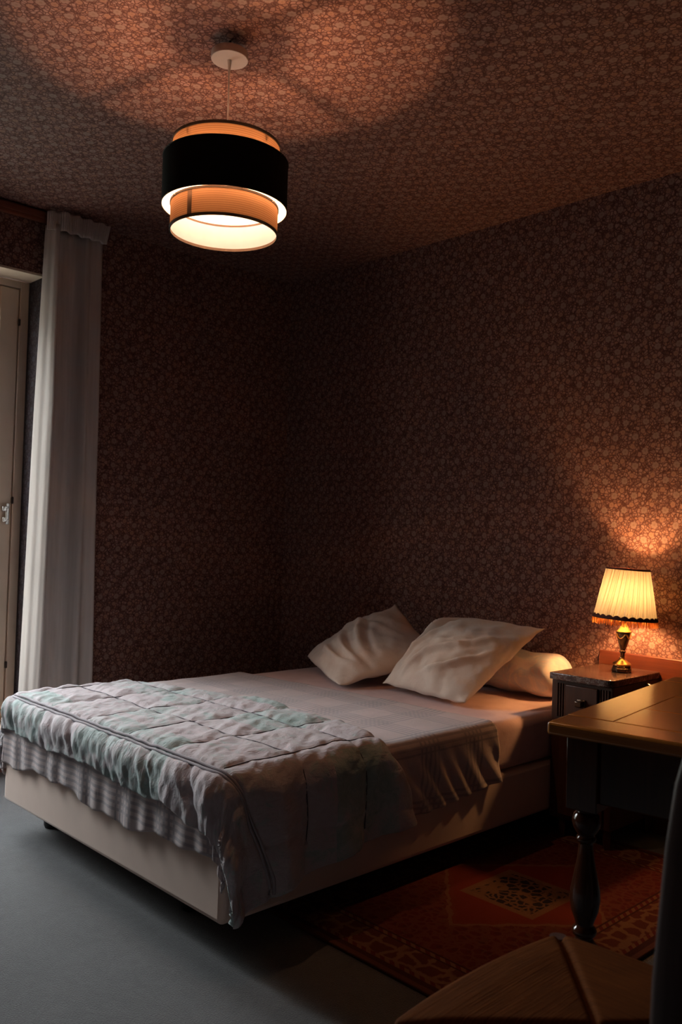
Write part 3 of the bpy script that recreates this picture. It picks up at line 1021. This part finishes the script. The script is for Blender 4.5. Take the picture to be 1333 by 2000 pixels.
# ------------------------------------------------------------------ rug
RXC, RYC = 2.34, -0.935
ru = box_obj('rug', (-0.46, 0.46, -0.69, 0.69, 0.0, 0.010), MAT['rug'], None, 0.003)
uv_planar(ru.data, lambda c: (c.x, c.y))
ru.location = (RXC, RYC, 0.0005)
tag(ru, 'small dark red patterned rug with a diamond medallion beside the bed', 'rug')

# ------------------------------------------------------------------ board behind the nightstand
bd = box_obj('wooden_board', (-0.56, 0.56, -0.011, 0.011, 0.0, 0.687), MAT['boardwood'], None, 0.003)
bd.location = (2.642, -0.0125, 0.0)
tag(bd, 'red-brown wooden board standing against the papered wall behind the nightstand', 'board')

# ------------------------------------------------------------------ nightstand
NX0, NX1, NY0, NY1 = 2.103, 2.352, -0.395, -0.026
RZ = 0.0115
ns_ = empty('nightstand', ((NX0 + NX1) / 2, (NY0 + NY1) / 2, RZ))
tag(ns_, 'narrow dark walnut nightstand with a brown marble top beside the bed', 'nightstand')
nc = Vector(((NX0 + NX1) / 2, (NY0 + NY1) / 2, RZ))
wx, wy = (NX1 - NX0) / 2, (NY1 - NY0) / 2
TOPZ = 0.632 - RZ
bm = bmesh.new()
box(bm, -wx - 0.0125, wx - 0.006, -wy + 0.010, wy, 0.07, TOPZ - 0.026)
finish('body', bm, MAT['nightwood'], ns_, True, 40, 0.004)
def chamfer_top(bm, x0, x1, y0, y1, z0, z1, c):
    ring = [(x0, y1), (x0, y0)]
    for k in range(7):
        a = k / 6 * PI / 2
        ring.append((x1 - c + c * math.sin(a), y0 + c - c * math.cos(a)))
    ring.append((x1, y1))
    lo_ = [bm.verts.new((x, y, z0)) for x, y in ring]
    hi_ = [bm.verts.new((x, y, z1)) for x, y in ring]
    bm.faces.new(lo_[::-1]); bm.faces.new(hi_)
    for k in range(len(ring)):
        j = (k + 1) % len(ring)
        bm.faces.new((lo_[k], lo_[j], hi_[j], hi_[k]))
bm = bmesh.new()
chamfer_top(bm, -wx - 0.010, wx - 0.002, -wy - 0.012, wy, TOPZ - 0.026, TOPZ, 0.03)
finish('marble_top', bm, MAT['marble'], ns_, True, 40, 0.003)
# drawer with fluted ends and knob, cupboard door below
dz0, dz1 = TOPZ - 0.165, TOPZ - 0.040
bm = bmesh.new()
box(bm, -0.070, 0.064, -wy - 0.004, -wy + 0.010, dz0, dz1)
dr = finish('drawer', bm, MAT['nightwood'], ns_, True, 40, 0.003)
bm = bmesh.new()
box(bm, -0.018, 0.018, -wy - 0.010, -wy - 0.004, (dz0 + dz1) / 2 - 0.016, (dz0 + dz1) / 2 + 0.016)
box(bm, -0.014, 0.014, -wy - 0.032, -wy - 0.010, (dz0 + dz1) / 2 - 0.010, (dz0 + dz1) / 2 + 0.012)
finish('knob', bm, MAT['bronze'], dr, True, 40, 0.004)
for sx_ in (-1, 1):
    bm = bmesh.new()
    xc = -0.003 + sx_ * 0.090
    for q in range(4):
        xx = xc - 0.0165 + q * 0.011
        lathe(bm, [(0, dz0), (0.0042, dz0), (0.0042, dz1), (0, dz1)], xx, -wy + 0.004 + 0.0042, 10)
    finish('fluted_pilaster', bm, MAT['nightwood'], ns_)
bm = bmesh.new()
box(bm, -0.095, 0.090, -wy - 0.003, -wy + 0.010, 0.09, dz0 - 0.012)
cd = finish('cupboard_door', bm, MAT['nightwood'], ns_, True, 40, 0.004)
bm = bmesh.new()
lathe(bm, [(0, 0), (0.008, 0), (0.006, 0.012), (0.012, 0.018), (0.010, 0.026), (0, 0.028)], 0, 0, 16)
bmesh.ops.rotate(bm, verts=bm.verts[:], cent=(0, 0, 0), matrix=Matrix.Rotation(PI / 2, 3, 'X'))
bmesh.ops.translate(bm, verts=bm.verts[:], vec=(0.070, -wy - 0.003, 0.30))
finish('door_knob', bm, MAT['bronze'], cd)
for sx_ in (-1, 1):
    for sy_ in (-1, 1):
        bm = bmesh.new()
        lathe(bm, [(0, 0), (0.012, 0), (0.016, 0.03), (0.018, 0.072), (0, 0.072)], sx_ * (wx - 0.030), sy_ * (wy - 0.030) , 4)
        finish('leg', bm, MAT['nightwood'], ns_, False)
bm = bmesh.new()
tube(bm, [(wx - 0.008, 0.075, TOPZ - 0.036), (wx + 0.012, 0.072, TOPZ - 0.040), (wx + 0.040, 0.050, TOPZ - 0.062)], [0.006, 0.0065, 0.005], 10)
o = finish('side_handle', bm, MAT['chrome'], ns_)
tag(o, 'metal side handle')

# ------------------------------------------------------------------ table lamp
LX, LY, LZ = 2.257, -0.157, 0.6325
tl = empty('table_lamp', (LX, LY, LZ))
tag(tl, 'lit brass table lamp with a fringed cream pleated shade on the nightstand', 'lamp')
TILT = 0.075
def off(z): return (TILT * max(0.0, z - 0.03) * 0.69 * 0.6, TILT * max(0.0, z - 0.03) * 0.72 * 0.6)
bm = bmesh.new()
def sq_ring(bm, a, z0, z1):
    box(bm, -a, a, -a, a, z0, z1)
lathe(bm, [(0, 0), (0.036, 0), (0.040, 0.003), (0.040, 0.013), (0.036, 0.016), (0.036, 0.021), (0.033, 0.025), (0, 0.025)], 0, 0, 8)
b0 = finish('base_plinth', bm, MAT['bronze'], tl, True, 30, 0.0015)
bm = bmesh.new()
lathe(bm, [(0, 0.0255), (0.034, 0.0255), (0.035, 0.031), (0.028, 0.037), (0.019, 0.042), (0.011, 0.048), (0.009, 0.056), (0.012, 0.058), (0.0, 0.060)], 0, 0, 36, axis_off=off)
finish('brass_foot', bm, MAT['brass'], tl)
bm = bmesh.new()
lathe(bm, [(0, 0.059), (0.008, 0.060), (0.0085, 0.072), (0.012, 0.076), (0.012, 0.080), (0.009, 0.083), (0.014, 0.096), (0.020, 0.114), (0.0245, 0.136), (0.026, 0.150), (0.0, 0.151)], 0, 0, 36, axis_off=off)
finish('urn_stem', bm, MAT['bronze'], tl)
bm = bmesh.new()
lathe(bm, [(0, 0.151), (0.028, 0.151), (0.029, 0.156), (0.026, 0.160), (0.019, 0.167), (0.013, 0.178), (0.010, 0.186), (0.010, 0.200), (0.013, 0.204), (0.013, 0.258), (0, 0.259)], 0, 0, 36, axis_off=off)
finish('brass_socket', bm, MAT['brass'], tl)
bm = bmesh.new()   # swags on the urn
for q in range(4):
    a0 = q * PI / 2
    pts = []
    for s in np.linspace(-0.7, 0.7, 14):
        zz = 0.146 - 0.016 * (1 - (s / 0.7) ** 2)
        rr = 0.0145 + (zz - 0.096) / 0.054 * 0.0125 - 0.0005
        ox, oy = off(zz)
        pts.append((ox + (rr + 0.0022) * math.cos(a0 + s), oy + (rr + 0.0022) * math.sin(a0 + s), zz))
    tube(bm, pts, 0.0019, 7)
finish('garland', bm, MAT['brass'], tl)
BZ = 0.320
bm = bmesh.new()
ox, oy = off(BZ)
bmesh.ops.create_icosphere(bm, subdivisions=3, radius=0.015, matrix=Matrix.Translation((ox, oy, BZ)))
for v in bm.verts:
    if v.co.z < BZ - 0.004:
        k_ = (BZ - 0.004 - v.co.z) / 0.011
        v.co.z -= 0.050 * k_ ** 1.5
finish('bulb', bm, MAT['bulb_t'], tl)
# pleated shade
R0, Z0, R1, Z1 = 0.116, 0.206, 0.077, 0.400
def shade_pt(a, t, pleat=True, dr=0.0):
    r = R0 + (R1 - R0) * t + dr
    if pleat:
        r += 0.0046 * math.sin(a * 30) * (0.75 + 0.25 * t) + 0.0016 * math.sin(a * 101 + 3)
    z = Z0 + (Z1 - Z0) * t
    ox, oy = off(z)
    # the shade sits slightly tipped on its fitting
    x, y = r * math.cos(a), r * math.sin(a)
    return (ox + x, oy + y, z - 0.050 * (0.69 * x + 0.72 * y))
nu, nv = 640, 12
P = np.zeros((nu, nv, 3))
for i in range(nu):
    for j, t in enumerate(np.linspace(0, 1, nv)):
        a_ = 2 * PI * i / nu
        q0 = shade_pt(a_, t)
        # the pleats run slightly aslant
        tw_ = 0.20 * (t - 0.5)
        ox, oy = off(Z0 + (Z1 - Z0) * t)
        dx_, dy_ = q0[0] - ox, q0[1] - oy
        xx_, yy_ = dx_ * math.cos(tw_) - dy_ * math.sin(tw_), dx_ * math.sin(tw_) + dy_ * math.cos(tw_)
        P[i, j] = (ox + xx_, oy + yy_, Z0 + (Z1 - Z0) * t - 0.050 * (0.69 * xx_ + 0.72 * yy_))
shade_o = mesh_obj('shade', grid_mesh('shade', P, None, True), MAT['pleat'], tl, True, 0)
def band(name, t0, t1, dr, mat, wave=0.0, nwave=26, parent=None):
    nu = 240
    P = np.zeros((nu, 4, 3))
    for i in range(nu):
        a = 2 * PI * i / nu
        for j in range(4):
            t = t0 + (t1 - t0) * j / 3
            if j == 3 and wave: t += wave * abs(math.sin(a * nwave / 2))
            P[i, j] = shade_pt(a, t, False, dr)
    o = mesh_obj(name, grid_mesh(name, P, None, True), mat, parent or tl, True, 0)
    s = o.modifiers.new('thick', 'SOLIDIFY'); s.thickness = 0.0025; s.offset = 0
    return o
band('bottom_braid', -0.005, 0.045, 0.0060, MAT['braid'], 0.035, 26, shade_o)
band('top_braid', 0.975, 1.01, 0.0050, MAT['braid'], 0.0, 26, shade_o)
bm = bmesh.new()
for i in range(210):
    a = 2 * PI * i / 210 + random.uniform(-0.008, 0.008)
    L = random.uniform(0.019, 0.026)
    x, y, z = shade_pt(a, 0.0, False, 0.0052)
    ja, jb = random.uniform(-0.003, 0.003), random.uniform(-0.002, 0.002)
    tube(bm, [(x, y, z + 0.001), (x + ja * 0.4, y + jb * 0.4, z - L * 0.5), (x + ja, y + jb, z - L)], 0.00125, 5)
finish('fringe', bm, MAT['fringe'], shade_o)
bm = bmesh.new()  # wire fitter
ox, oy = off(0.246)
for q in range(3):
    a = q * 2 * PI / 3 + 0.4
    x, y, z = shade_pt(a, 0.30, False, -0.004)
    tube(bm, [(ox + 0.012 * math.cos(a), oy + 0.012 * math.sin(a), 0.244), (x, y, z)], 0.0012, 6)
finish('fitter', bm, MAT['brass'], tl)

# ------------------------------------------------------------------ pendant lamp
PX, PY = 1.81, -1.79
pe = empty('pendant_lamp', (PX, PY, CEIL))
tag(pe, 'lit two-tier pendant lamp with a black drum and copper inner shade', 'lamp')
zr = lambda z: z - CEIL
bm = bmesh.new()
lathe(bm, [(0.0, zr(2.582)), (0.050, zr(2.582)), (0.0545, zr(2.579)), (0.0555, zr(2.574)), (0.0555, zr(2.557)), (0.0545, zr(2.5555)), (0.0, zr(2.5555))], 0, 0, 56)
finish('ceiling_canopy', bm, MAT['white'], pe, True, 30)
bm = bmesh.new()
tube(bm, [(0, 0, -0.002), (0, 0, zr(2.60)), (0.004, 0, zr(2.592)), (0, 0, zr(2.583))], 0.004, 8)
finish('hook', bm, MAT['iron'], pe)
bm = bmesh.new()
lathe(bm, [(0, zr(2.5554)), (0.0065, zr(2.5554)), (0.006, zr(2.545)), (0.0032, zr(2.522)), (0, zr(2.522))], 0, 0, 16)
finish('cord_grip', bm, MAT['white'], pe)
bm = bmesh.new()
tube(bm, [(0, 0, zr(2.524)), (0.001, 0, zr(2.40)), (0, 0, zr(2.262))], 0.0026, 8)
finish('cord', bm, MAT['white'], pe)
def cyl_shell(name, r, z0, z1, mat, parent, seg=96, flip=False, thick=0.0):
    P = np.zeros((seg, 9, 3))
    for i in range(seg):
        a = 2 * PI * i / seg
        for j, t in enumerate(np.linspace(0, 1, 9)):
            P[i, j] = (r * math.cos(a), r * math.sin(a), zr(z0 + (z1 - z0) * t))
    o = mesh_obj(name, grid_mesh(name, P, None, True), mat, parent, True, 0)
    return o
def hoop(name, r, z, rad, mat, parent, sq=None):
    bm = bmesh.new()
    if sq:
        a, b = sq
        lathe(bm, [(r - a, zr(z) - b), (r + a, zr(z) - b), (r + a, zr(z) + b), (r - a, zr(z) + b)], 0, 0, 96, True)
        return finish(name, bm, mat, parent, True, 40)
    pr = [(r + rad * math.cos(2 * PI * k / 10), zr(z) + rad * math.sin(2 * PI * k / 10)) for k in range(10)]
    lathe(bm, pr, 0, 0, 96, True)
    return finish(name, bm, mat, parent)
IR, DR_ = 0.160, 0.187
IZ0, IZ1, OZ0, OZ1 = 2.029, 2.292, 2.101, 2.243
MZ0, MZ1 = 2.106, 2.234
upr = cyl_shell('upper_shade_ring', IR, MZ1, IZ1, MAT['copper'], pe)
cyl_shell('lining', IR - 0.0015, MZ1, IZ1, MAT['lining'], upr)
hoop('top_binding', IR, IZ1, 0.003, MAT['trim'], upr, (0.0022, 0.0042))
hoop('lower_binding', IR, MZ1, 0.003, MAT['trim'], upr, (0.0022, 0.0022))
inn = cyl_shell('lower_shade_ring', IR, IZ0, MZ0, MAT['copper'], pe)
cyl_shell('lining', IR - 0.0015, IZ0, MZ0, MAT['lining'], inn)
hoop('bottom_binding', IR, IZ0, 0.003, MAT['trim'], inn, (0.0022, 0.0042))
hoop('upper_binding', IR, MZ0, 0.003, MAT['trim'], inn, (0.0024, 0.0030))
bm = bmesh.new()     # vertical overlap seam of the copper paper
a0 = math.atan2(-0.96, 0.28)
for (aa, ab) in ((a0 - 0.05, a0 + 0.05),):
    q = []
    for z in (IZ0 + 0.004, MZ0 - 0.003):
        for a in np.linspace(aa, ab, 5):
            q.append(bm.verts.new(((IR + 0.0008) * math.cos(a), (IR + 0.0008) * math.sin(a), zr(z))))
    for k in range(4):
        bm.faces.new((q[k], q[k + 1], q[k + 6], q[k + 5]))
finish('overlap_seam', bm, plain('seam_paper', (0.13, 0.07, 0.035), 0.8), inn)
dr_o = cyl_shell('outer_drum', DR_, OZ0, OZ1, MAT['drum'], pe)
hoop('drum_bottom_rim', DR_, OZ0, 0.0016, MAT['trim'], dr_o)
hoop('drum_top_rim', DR_, OZ1, 0.0016, MAT['trim'], dr_o)
bm = bmesh.new()     # spider fitter that throws the spokes' shadows
for a in (0.17, 0.17 + PI / 2, 0.17 + PI, 0.17 + 3 * PI / 2):
    tube(bm, [(0.021 * math.cos(a), 0.021 * math.sin(a), zr(2.268)), ((IR - 0.003) * math.cos(a), (IR - 0.003) * math.sin(a), zr(2.272))], 0.0036, 8)
lathe(bm, [(0.012, zr(2.264)), (0.023, zr(2.264)), (0.023, zr(2.276)), (0.012, zr(2.276))], 0, 0, 32, True)
finish('spider_fitter', bm, MAT['white'], pe)
bm = bmesh.new()
lathe(bm, [(0, zr(2.278)), (0.010, zr(2.278)), (0.021, zr(2.266)), (0.021, zr(2.236)), (0.0, zr(2.236))], 0, 0, 28)
finish('bulb_socket', bm, MAT['white'], pe)
bm = bmesh.new()
lathe(bm, [(0.013, zr(2.2355)), (0.014, zr(2.228)), (0.022, zr(2.212)), (0.028, zr(2.196)), (0.027, zr(2.182)), (0.019, zr(2.170)), (0, zr(2.165))], 0, 0, 32)
bg_ = finish('bulb', bm, MAT['glass'], pe)
bm = bmesh.new()
bmesh.ops.create_icosphere(bm, subdivisions=3, radius=0.0075, matrix=Matrix.Translation((0, 0, zr(2.197))))
for v in bm.verts:
    v.co.z = zr(2.197) + (v.co.z - zr(2.197)) * 1.2
finish('filament', bm, MAT['bulb_c'], bg_)
for a in (0.4, 0.4 + 2 * PI / 3, 0.4 + 4 * PI / 3):     # small hangers between drum and rings
    bm = bmesh.new()
    tube(bm, [(IR * math.cos(a), IR * math.sin(a), zr(MZ0 - 0.001)), (DR_ * math.cos(a), DR_ * math.sin(a), zr(OZ0 + 0.003))], 0.0012, 6)
    finish('hanger', bm, MAT['white'], dr_o)
    bm = bmesh.new()
    tube(bm, [(IR * math.cos(a), IR * math.sin(a), zr(MZ1 + 0.001)), (DR_ * math.cos(a), DR_ * math.sin(a), zr(OZ1 - 0.003))], 0.0012, 6)
    finish('hanger', bm, MAT['white'], dr_o)

# ------------------------------------------------------------------ table
TH = math.radians(8)
tb = empty('table', (2.905, -1.690, 0), (0, 0, TH))
tag(tb, 'polished wooden table with turned legs standing in front of the nightstand', 'table')
TL_, TD = 1.30, 0.86
bm = bmesh.new()
th0, th1 = 0.722, 0.750
BBW = 0.105
for (y0, y1) in ((BBW + 0.001, 0.300), (0.3015, 0.52), (0.5215, TD - BBW - 0.001)):
    box(bm, 0.1055, TL_ - 0.1055, y0, y1, th0, th1)
pk = finish('tabletop', bm, MAT['topwood'], tb, True, 40, 0.0012)
bm = bmesh.new()
# breadboard border: long boards at front and back, short ones at the ends
box(bm, 0, TL_, 0, BBW, th0, th1 + 0.0002)
box(bm, 0, TL_, TD - BBW, TD, th0, th1 + 0.0002)
bo_ = finish('border_boards', bm, MAT['topwood'], pk, True, 40, 0.006, 3)
MAT['endwood'] = wood('polished_oak_ends', (0.27, 0.095, 0.014), (0.46, 0.175, 0.028), 1, 0.17, 0.5)
for x0, x1 in ((0.001, 0.105), (TL_ - 0.105, TL_ - 0.001)):
    bm = bmesh.new()
    box(bm, x0, x1, BBW + 0.0005, TD - BBW - 0.0005, th0, th1 + 0.0001)
    finish('end_board', bm, MAT['endwood'], pk, True, 40, 0.0015)
LI = 0.066
legs = [(LI, LI), (TL_ - LI, LI), (LI, TD - LI), (TL_ - LI, TD - LI)]
prof = [(0.0, 0.0), (0.020, 0.0), (0.028, 0.012), (0.030, 0.03), (0.024, 0.05), (0.018, 0.06), (0.026, 0.066), (0.026, 0.072), (0.0, 0.073)]
up = [(0, 0.199), (0.026, 0.199), (0.029, 0.206), (0.026, 0.214), (0.019, 0.220), (0.022, 0.232), (0.030, 0.252), (0.033, 0.262), (0.030, 0.276), (0.020, 0.288), (0.017, 0.295), (0.024, 0.300), (0.0265, 0.307), (0.024, 0.314), (0.018, 0.320),
      (0.021, 0.330), (0.0285, 0.350), (0.0325, 0.374), (0.031, 0.395), (0.025, 0.425), (0.019, 0.455), (0.016, 0.478), (0.015, 0.492), (0.021, 0.498), (0.021, 0.504), (0.017, 0.509), (0.022, 0.516), (0.0285, 0.527), (0.0305, 0.540), (0.027, 0.553), (0.019, 0.560), (0.024, 0.566), (0.0, 0.567)]
for k, (x, y) in enumerate(legs):
    bm = bmesh.new()
    z0 = 0.0115 if (k == 2) else 0.0
    lathe(bm, [(r, max(z, z0)) for r, z in prof], x, y, 32)
    lathe(bm, up, x, y, 32)
    box(bm, x - 0.031, x + 0.031, y - 0.031, y + 0.031, 0.0725, 0.1995)
    box(bm, x - 0.034, x + 0.034, y - 0.034, y + 0.034, 0.566, th0)
    finish('leg', bm, MAT['tablewood'], tb, True, 35, 0.002)
for nm, b in (('apron', (LI + 0.034, TL_ - LI - 0.034, LI - 0.022, LI + 0.002, 0.585, th0)),
              ('apron', (LI + 0.034, TL_ - LI - 0.034, TD - LI - 0.002, TD - LI + 0.022, 0.585, th0)),
              ('apron', (LI - 0.022, LI + 0.002, LI + 0.034, TD - LI - 0.034, 0.585, th0)),
              ('apron', (TL_ - LI - 0.002, TL_ - LI + 0.022, LI + 0.034, TD - LI - 0.034, 0.585, th0))):
    bm = bmesh.new()
    box(bm, *b)
    finish(nm, bm, MAT['tablewood'], tb, True, 40, 0.003)

# ------------------------------------------------------------------ rush-seated chair
ch = empty('chair', (3.30, -2.15, 0))
tag(ch, 'dark wooden chair with a woven rush seat in front of the table', 'chair')
CX0, CX1, CY0, CY1 = -0.200, 0.185, -0.205, 0.205     # local seat rectangle; the chair faces -X
SZ = 0.452
n = 90
a = np.linspace(-1, 1, n)
U, V = np.meshgrid(a, a, indexing='ij')
dmin = 1 - np.maximum(np.abs(U), np.abs(V))              # 0 at the rim
dd = np.abs(np.abs(U) - np.abs(V))                        # 0 on the diagonal seams
bowx = 0.022 * (1 - V ** 2) * np.sign(U) * np.abs(U) ** 3
bowy = 0.022 * (1 - U ** 2) * np.sign(V) * np.abs(V) ** 3
# corners are notched in around the leg tops
notch = np.clip((np.abs(U) + np.abs(V) - 1.80) / 0.20, 0, 1) ** 1.5
X = (CX0 + CX1) / 2 + (CX1 - CX0) / 2 * U * (1 - 0.10 * notch) + bowx
Y = (CY0 + CY1) / 2 + (CY1 - CY0) / 2 * V * (1 - 0.10 * notch) + bowy - 0.05 * (1 - U) / 2 * np.clip(-V, 0, 1)
Z = SZ + 0.006 * np.clip(dmin * 4, 0, 1) - 0.012 * np.clip(dmin, 0, 1) - 0.010 * np.exp(-(dd / 0.035) ** 2) - 0.024 * notch
ridge = np.sin(np.maximum(np.abs(U), np.abs(V)) * 2 * PI * 34)
rim = np.clip(1 - dmin / 0.07, 0, 1)
Z = Z - 0.020 * (1 - np.sqrt(np.clip(1 - rim ** 2, 0, 1)))
Pt = np.stack([X, Y, Z], 2)
Pb = np.stack([X, Y, np.minimum(SZ - 0.034, Z - 0.003) + 0.014 * rim], 2)
along = np.where(np.abs(U) > np.abs(V), V, U) * 0.2
across = np.maximum(np.abs(U), np.abs(V)) * 0.2
UVs = np.stack([across, along], 2)
m1 = grid_mesh('a', Pt, UVs); m2 = grid_mesh('b', Pb, UVs)
bmx = bmesh.new(); bmx.from_mesh(m1); bmx.from_mesh(m2)
# close the rim between the two layers
bmx.verts.ensure_lookup_table()
rimidx = [(0, j) for j in range(n)] + [(i, n - 1) for i in range(1, n)] + [(n - 1, j) for j in range(n - 2, -1, -1)] + [(i, 0) for i in range(n - 2, 0, -1)]
nn = n * n
for q in range(len(rimidx)):
    i1, j1 = rimidx[q]; i2, j2 = rimidx[(q + 1) % len(rimidx)]
    bmx.faces.new((bmx.verts[i1 * n + j1], bmx.verts[i2 * n + j2], bmx.verts[nn + i2 * n + j2], bmx.verts[nn + i1 * n + j1]))
bpy.data.meshes.remove(m1); bpy.data.meshes.remove(m2)
finish('rush_seat', bmx, MAT['straw'], ch, True, 60)
for sy_ in (-1, 1):
    bm = bmesh.new()
    fo = -0.05 if sy_ < 0 else 0.0
    tube(bm, [(CX0 + 0.014, sy_ * (CY1 - 0.014) + fo, 0.0), (CX0 + 0.012, sy_ * (CY1 - 0.014) + fo, 0.20), (CX0 + 0.006, sy_ * (CY1 - 0.008) + fo, SZ - 0.006)], [0.013, 0.017, 0.015], 16)
    finish('leg', bm, MAT['chairwood'], ch, True, 50)
    # rear leg running up into the back post, with a rounded head
    bm = bmesh.new()
    yb = sy_ * (CY1 - 0.010)
    secs = [(0.215, 0.0, 0.015, 0.015), (0.196, 0.25, 0.018, 0.018), (0.188, 0.45, 0.020, 0.020), (0.194, 0.65, 0.020, 0.019), (0.205, 0.80, 0.019, 0.018), (0.214, 0.87, 0.0185, 0.017),
            (0.221, 0.905, 0.0165, 0.016), (0.229, 0.930, 0.0125, 0.014), (0.237, 0.945, 0.006, 0.009), (0.241, 0.949, 0.001, 0.002)]
    rings = []
    for (xc, z, hxs, hys) in secs:
        ring = []
        for q in range(20):
            an = 2 * PI * q / 20
            cc, s_ = math.cos(an), math.sin(an)
            e = 0.45
            ring.append(bm.verts.new((xc + hxs * math.copysign(abs(cc) ** e, cc), yb + hys * math.copysign(abs(s_) ** e, s_), z)))
        rings.append(ring)
    for A, B in zip(rings[:-1], rings[1:]):
        for q in range(20):
            j = (q + 1) % 20
            bm.faces.new((A[q], A[j], B[j], B[q]))
    bm.faces.new(rings[0][::-1]); bm.faces.new(rings[-1])
    po_ = finish('back_post', bm, MAT['chairwood'], ch, True, 50)
    bm = bmesh.new()
    lathe(bm, [(0, 0), (0.0045, 0), (0.0045, 0.002), (0, 0.0025)], 0, 0, 12)
    bmesh.ops.rotate(bm, verts=bm.verts[:], cent=(0, 0, 0), matrix=Matrix.Rotation(-PI / 2, 3, 'Y'))
    bmesh.ops.translate(bm, verts=bm.verts[:], vec=(0.2115 - 0.0185 - 0.001, yb - 0.004, 0.865))
    finish('peg', bm, MAT['black'], po_)
for zc, hh in ((0.60, 0.028), (0.73, 0.028), (0.86, 0.034)):
    nn_ = 24
    bm = bmesh.new()
    prev = None
    for i in range(nn_ + 1):
        t = i / nn_
        y = -(CY1 - 0.026) + 2 * (CY1 - 0.026) * t
        bx = 0.190 + (zc - 0.45) * 0.055 + 0.016 * math.sin(PI * t)
        arch = 0.010 * math.sin(PI * t)
        ring = [bm.verts.new((bx + dx, y, zc + dz)) for dx, dz in ((-0.007, -hh), (0.007, -hh), (0.007, hh + arch), (-0.007, hh + arch))]
        if prev:
            for q in range(4):
                j = (q + 1) % 4
                bm.faces.new((prev[q], prev[j], ring[j], ring[q]))
        else:
            bm.faces.new(ring[::-1])
        prev = ring
    bm.faces.new(prev)
    finish('back_slat', bm, MAT['chairwood'], ch, True, 40, 0.002)
def rung(p, q, r=0.010):
    bm = bmesh.new()
    p, q = Vector(p), Vector(q)
    tube(bm, [p + (q - p) * t for t in (0, 0.15, 0.5, 0.85, 1)], [r * 0.75, r, r * 1.15, r, r * 0.75], 12)
    finish('stretcher', bm, MAT['chairwood'], ch, True, 50)
for sy_ in (-1, 1):
    yy = sy_ * (CY1 - 0.013)
    fo = -0.05 if sy_ < 0 else 0.0
    rung((CX0 + 0.024, yy + fo, 0.16), (0.186, yy, 0.16))
    rung((CX0 + 0.024, yy + fo, 0.29), (0.180, yy, 0.29))
rung((CX0 + 0.012, -(CY1 - 0.028) - 0.05, 0.24), (CX0 + 0.012, CY1 - 0.028, 0.24), 0.012)
rung((0.196, -(CY1 - 0.026), 0.24), (0.196, CY1 - 0.026, 0.24))
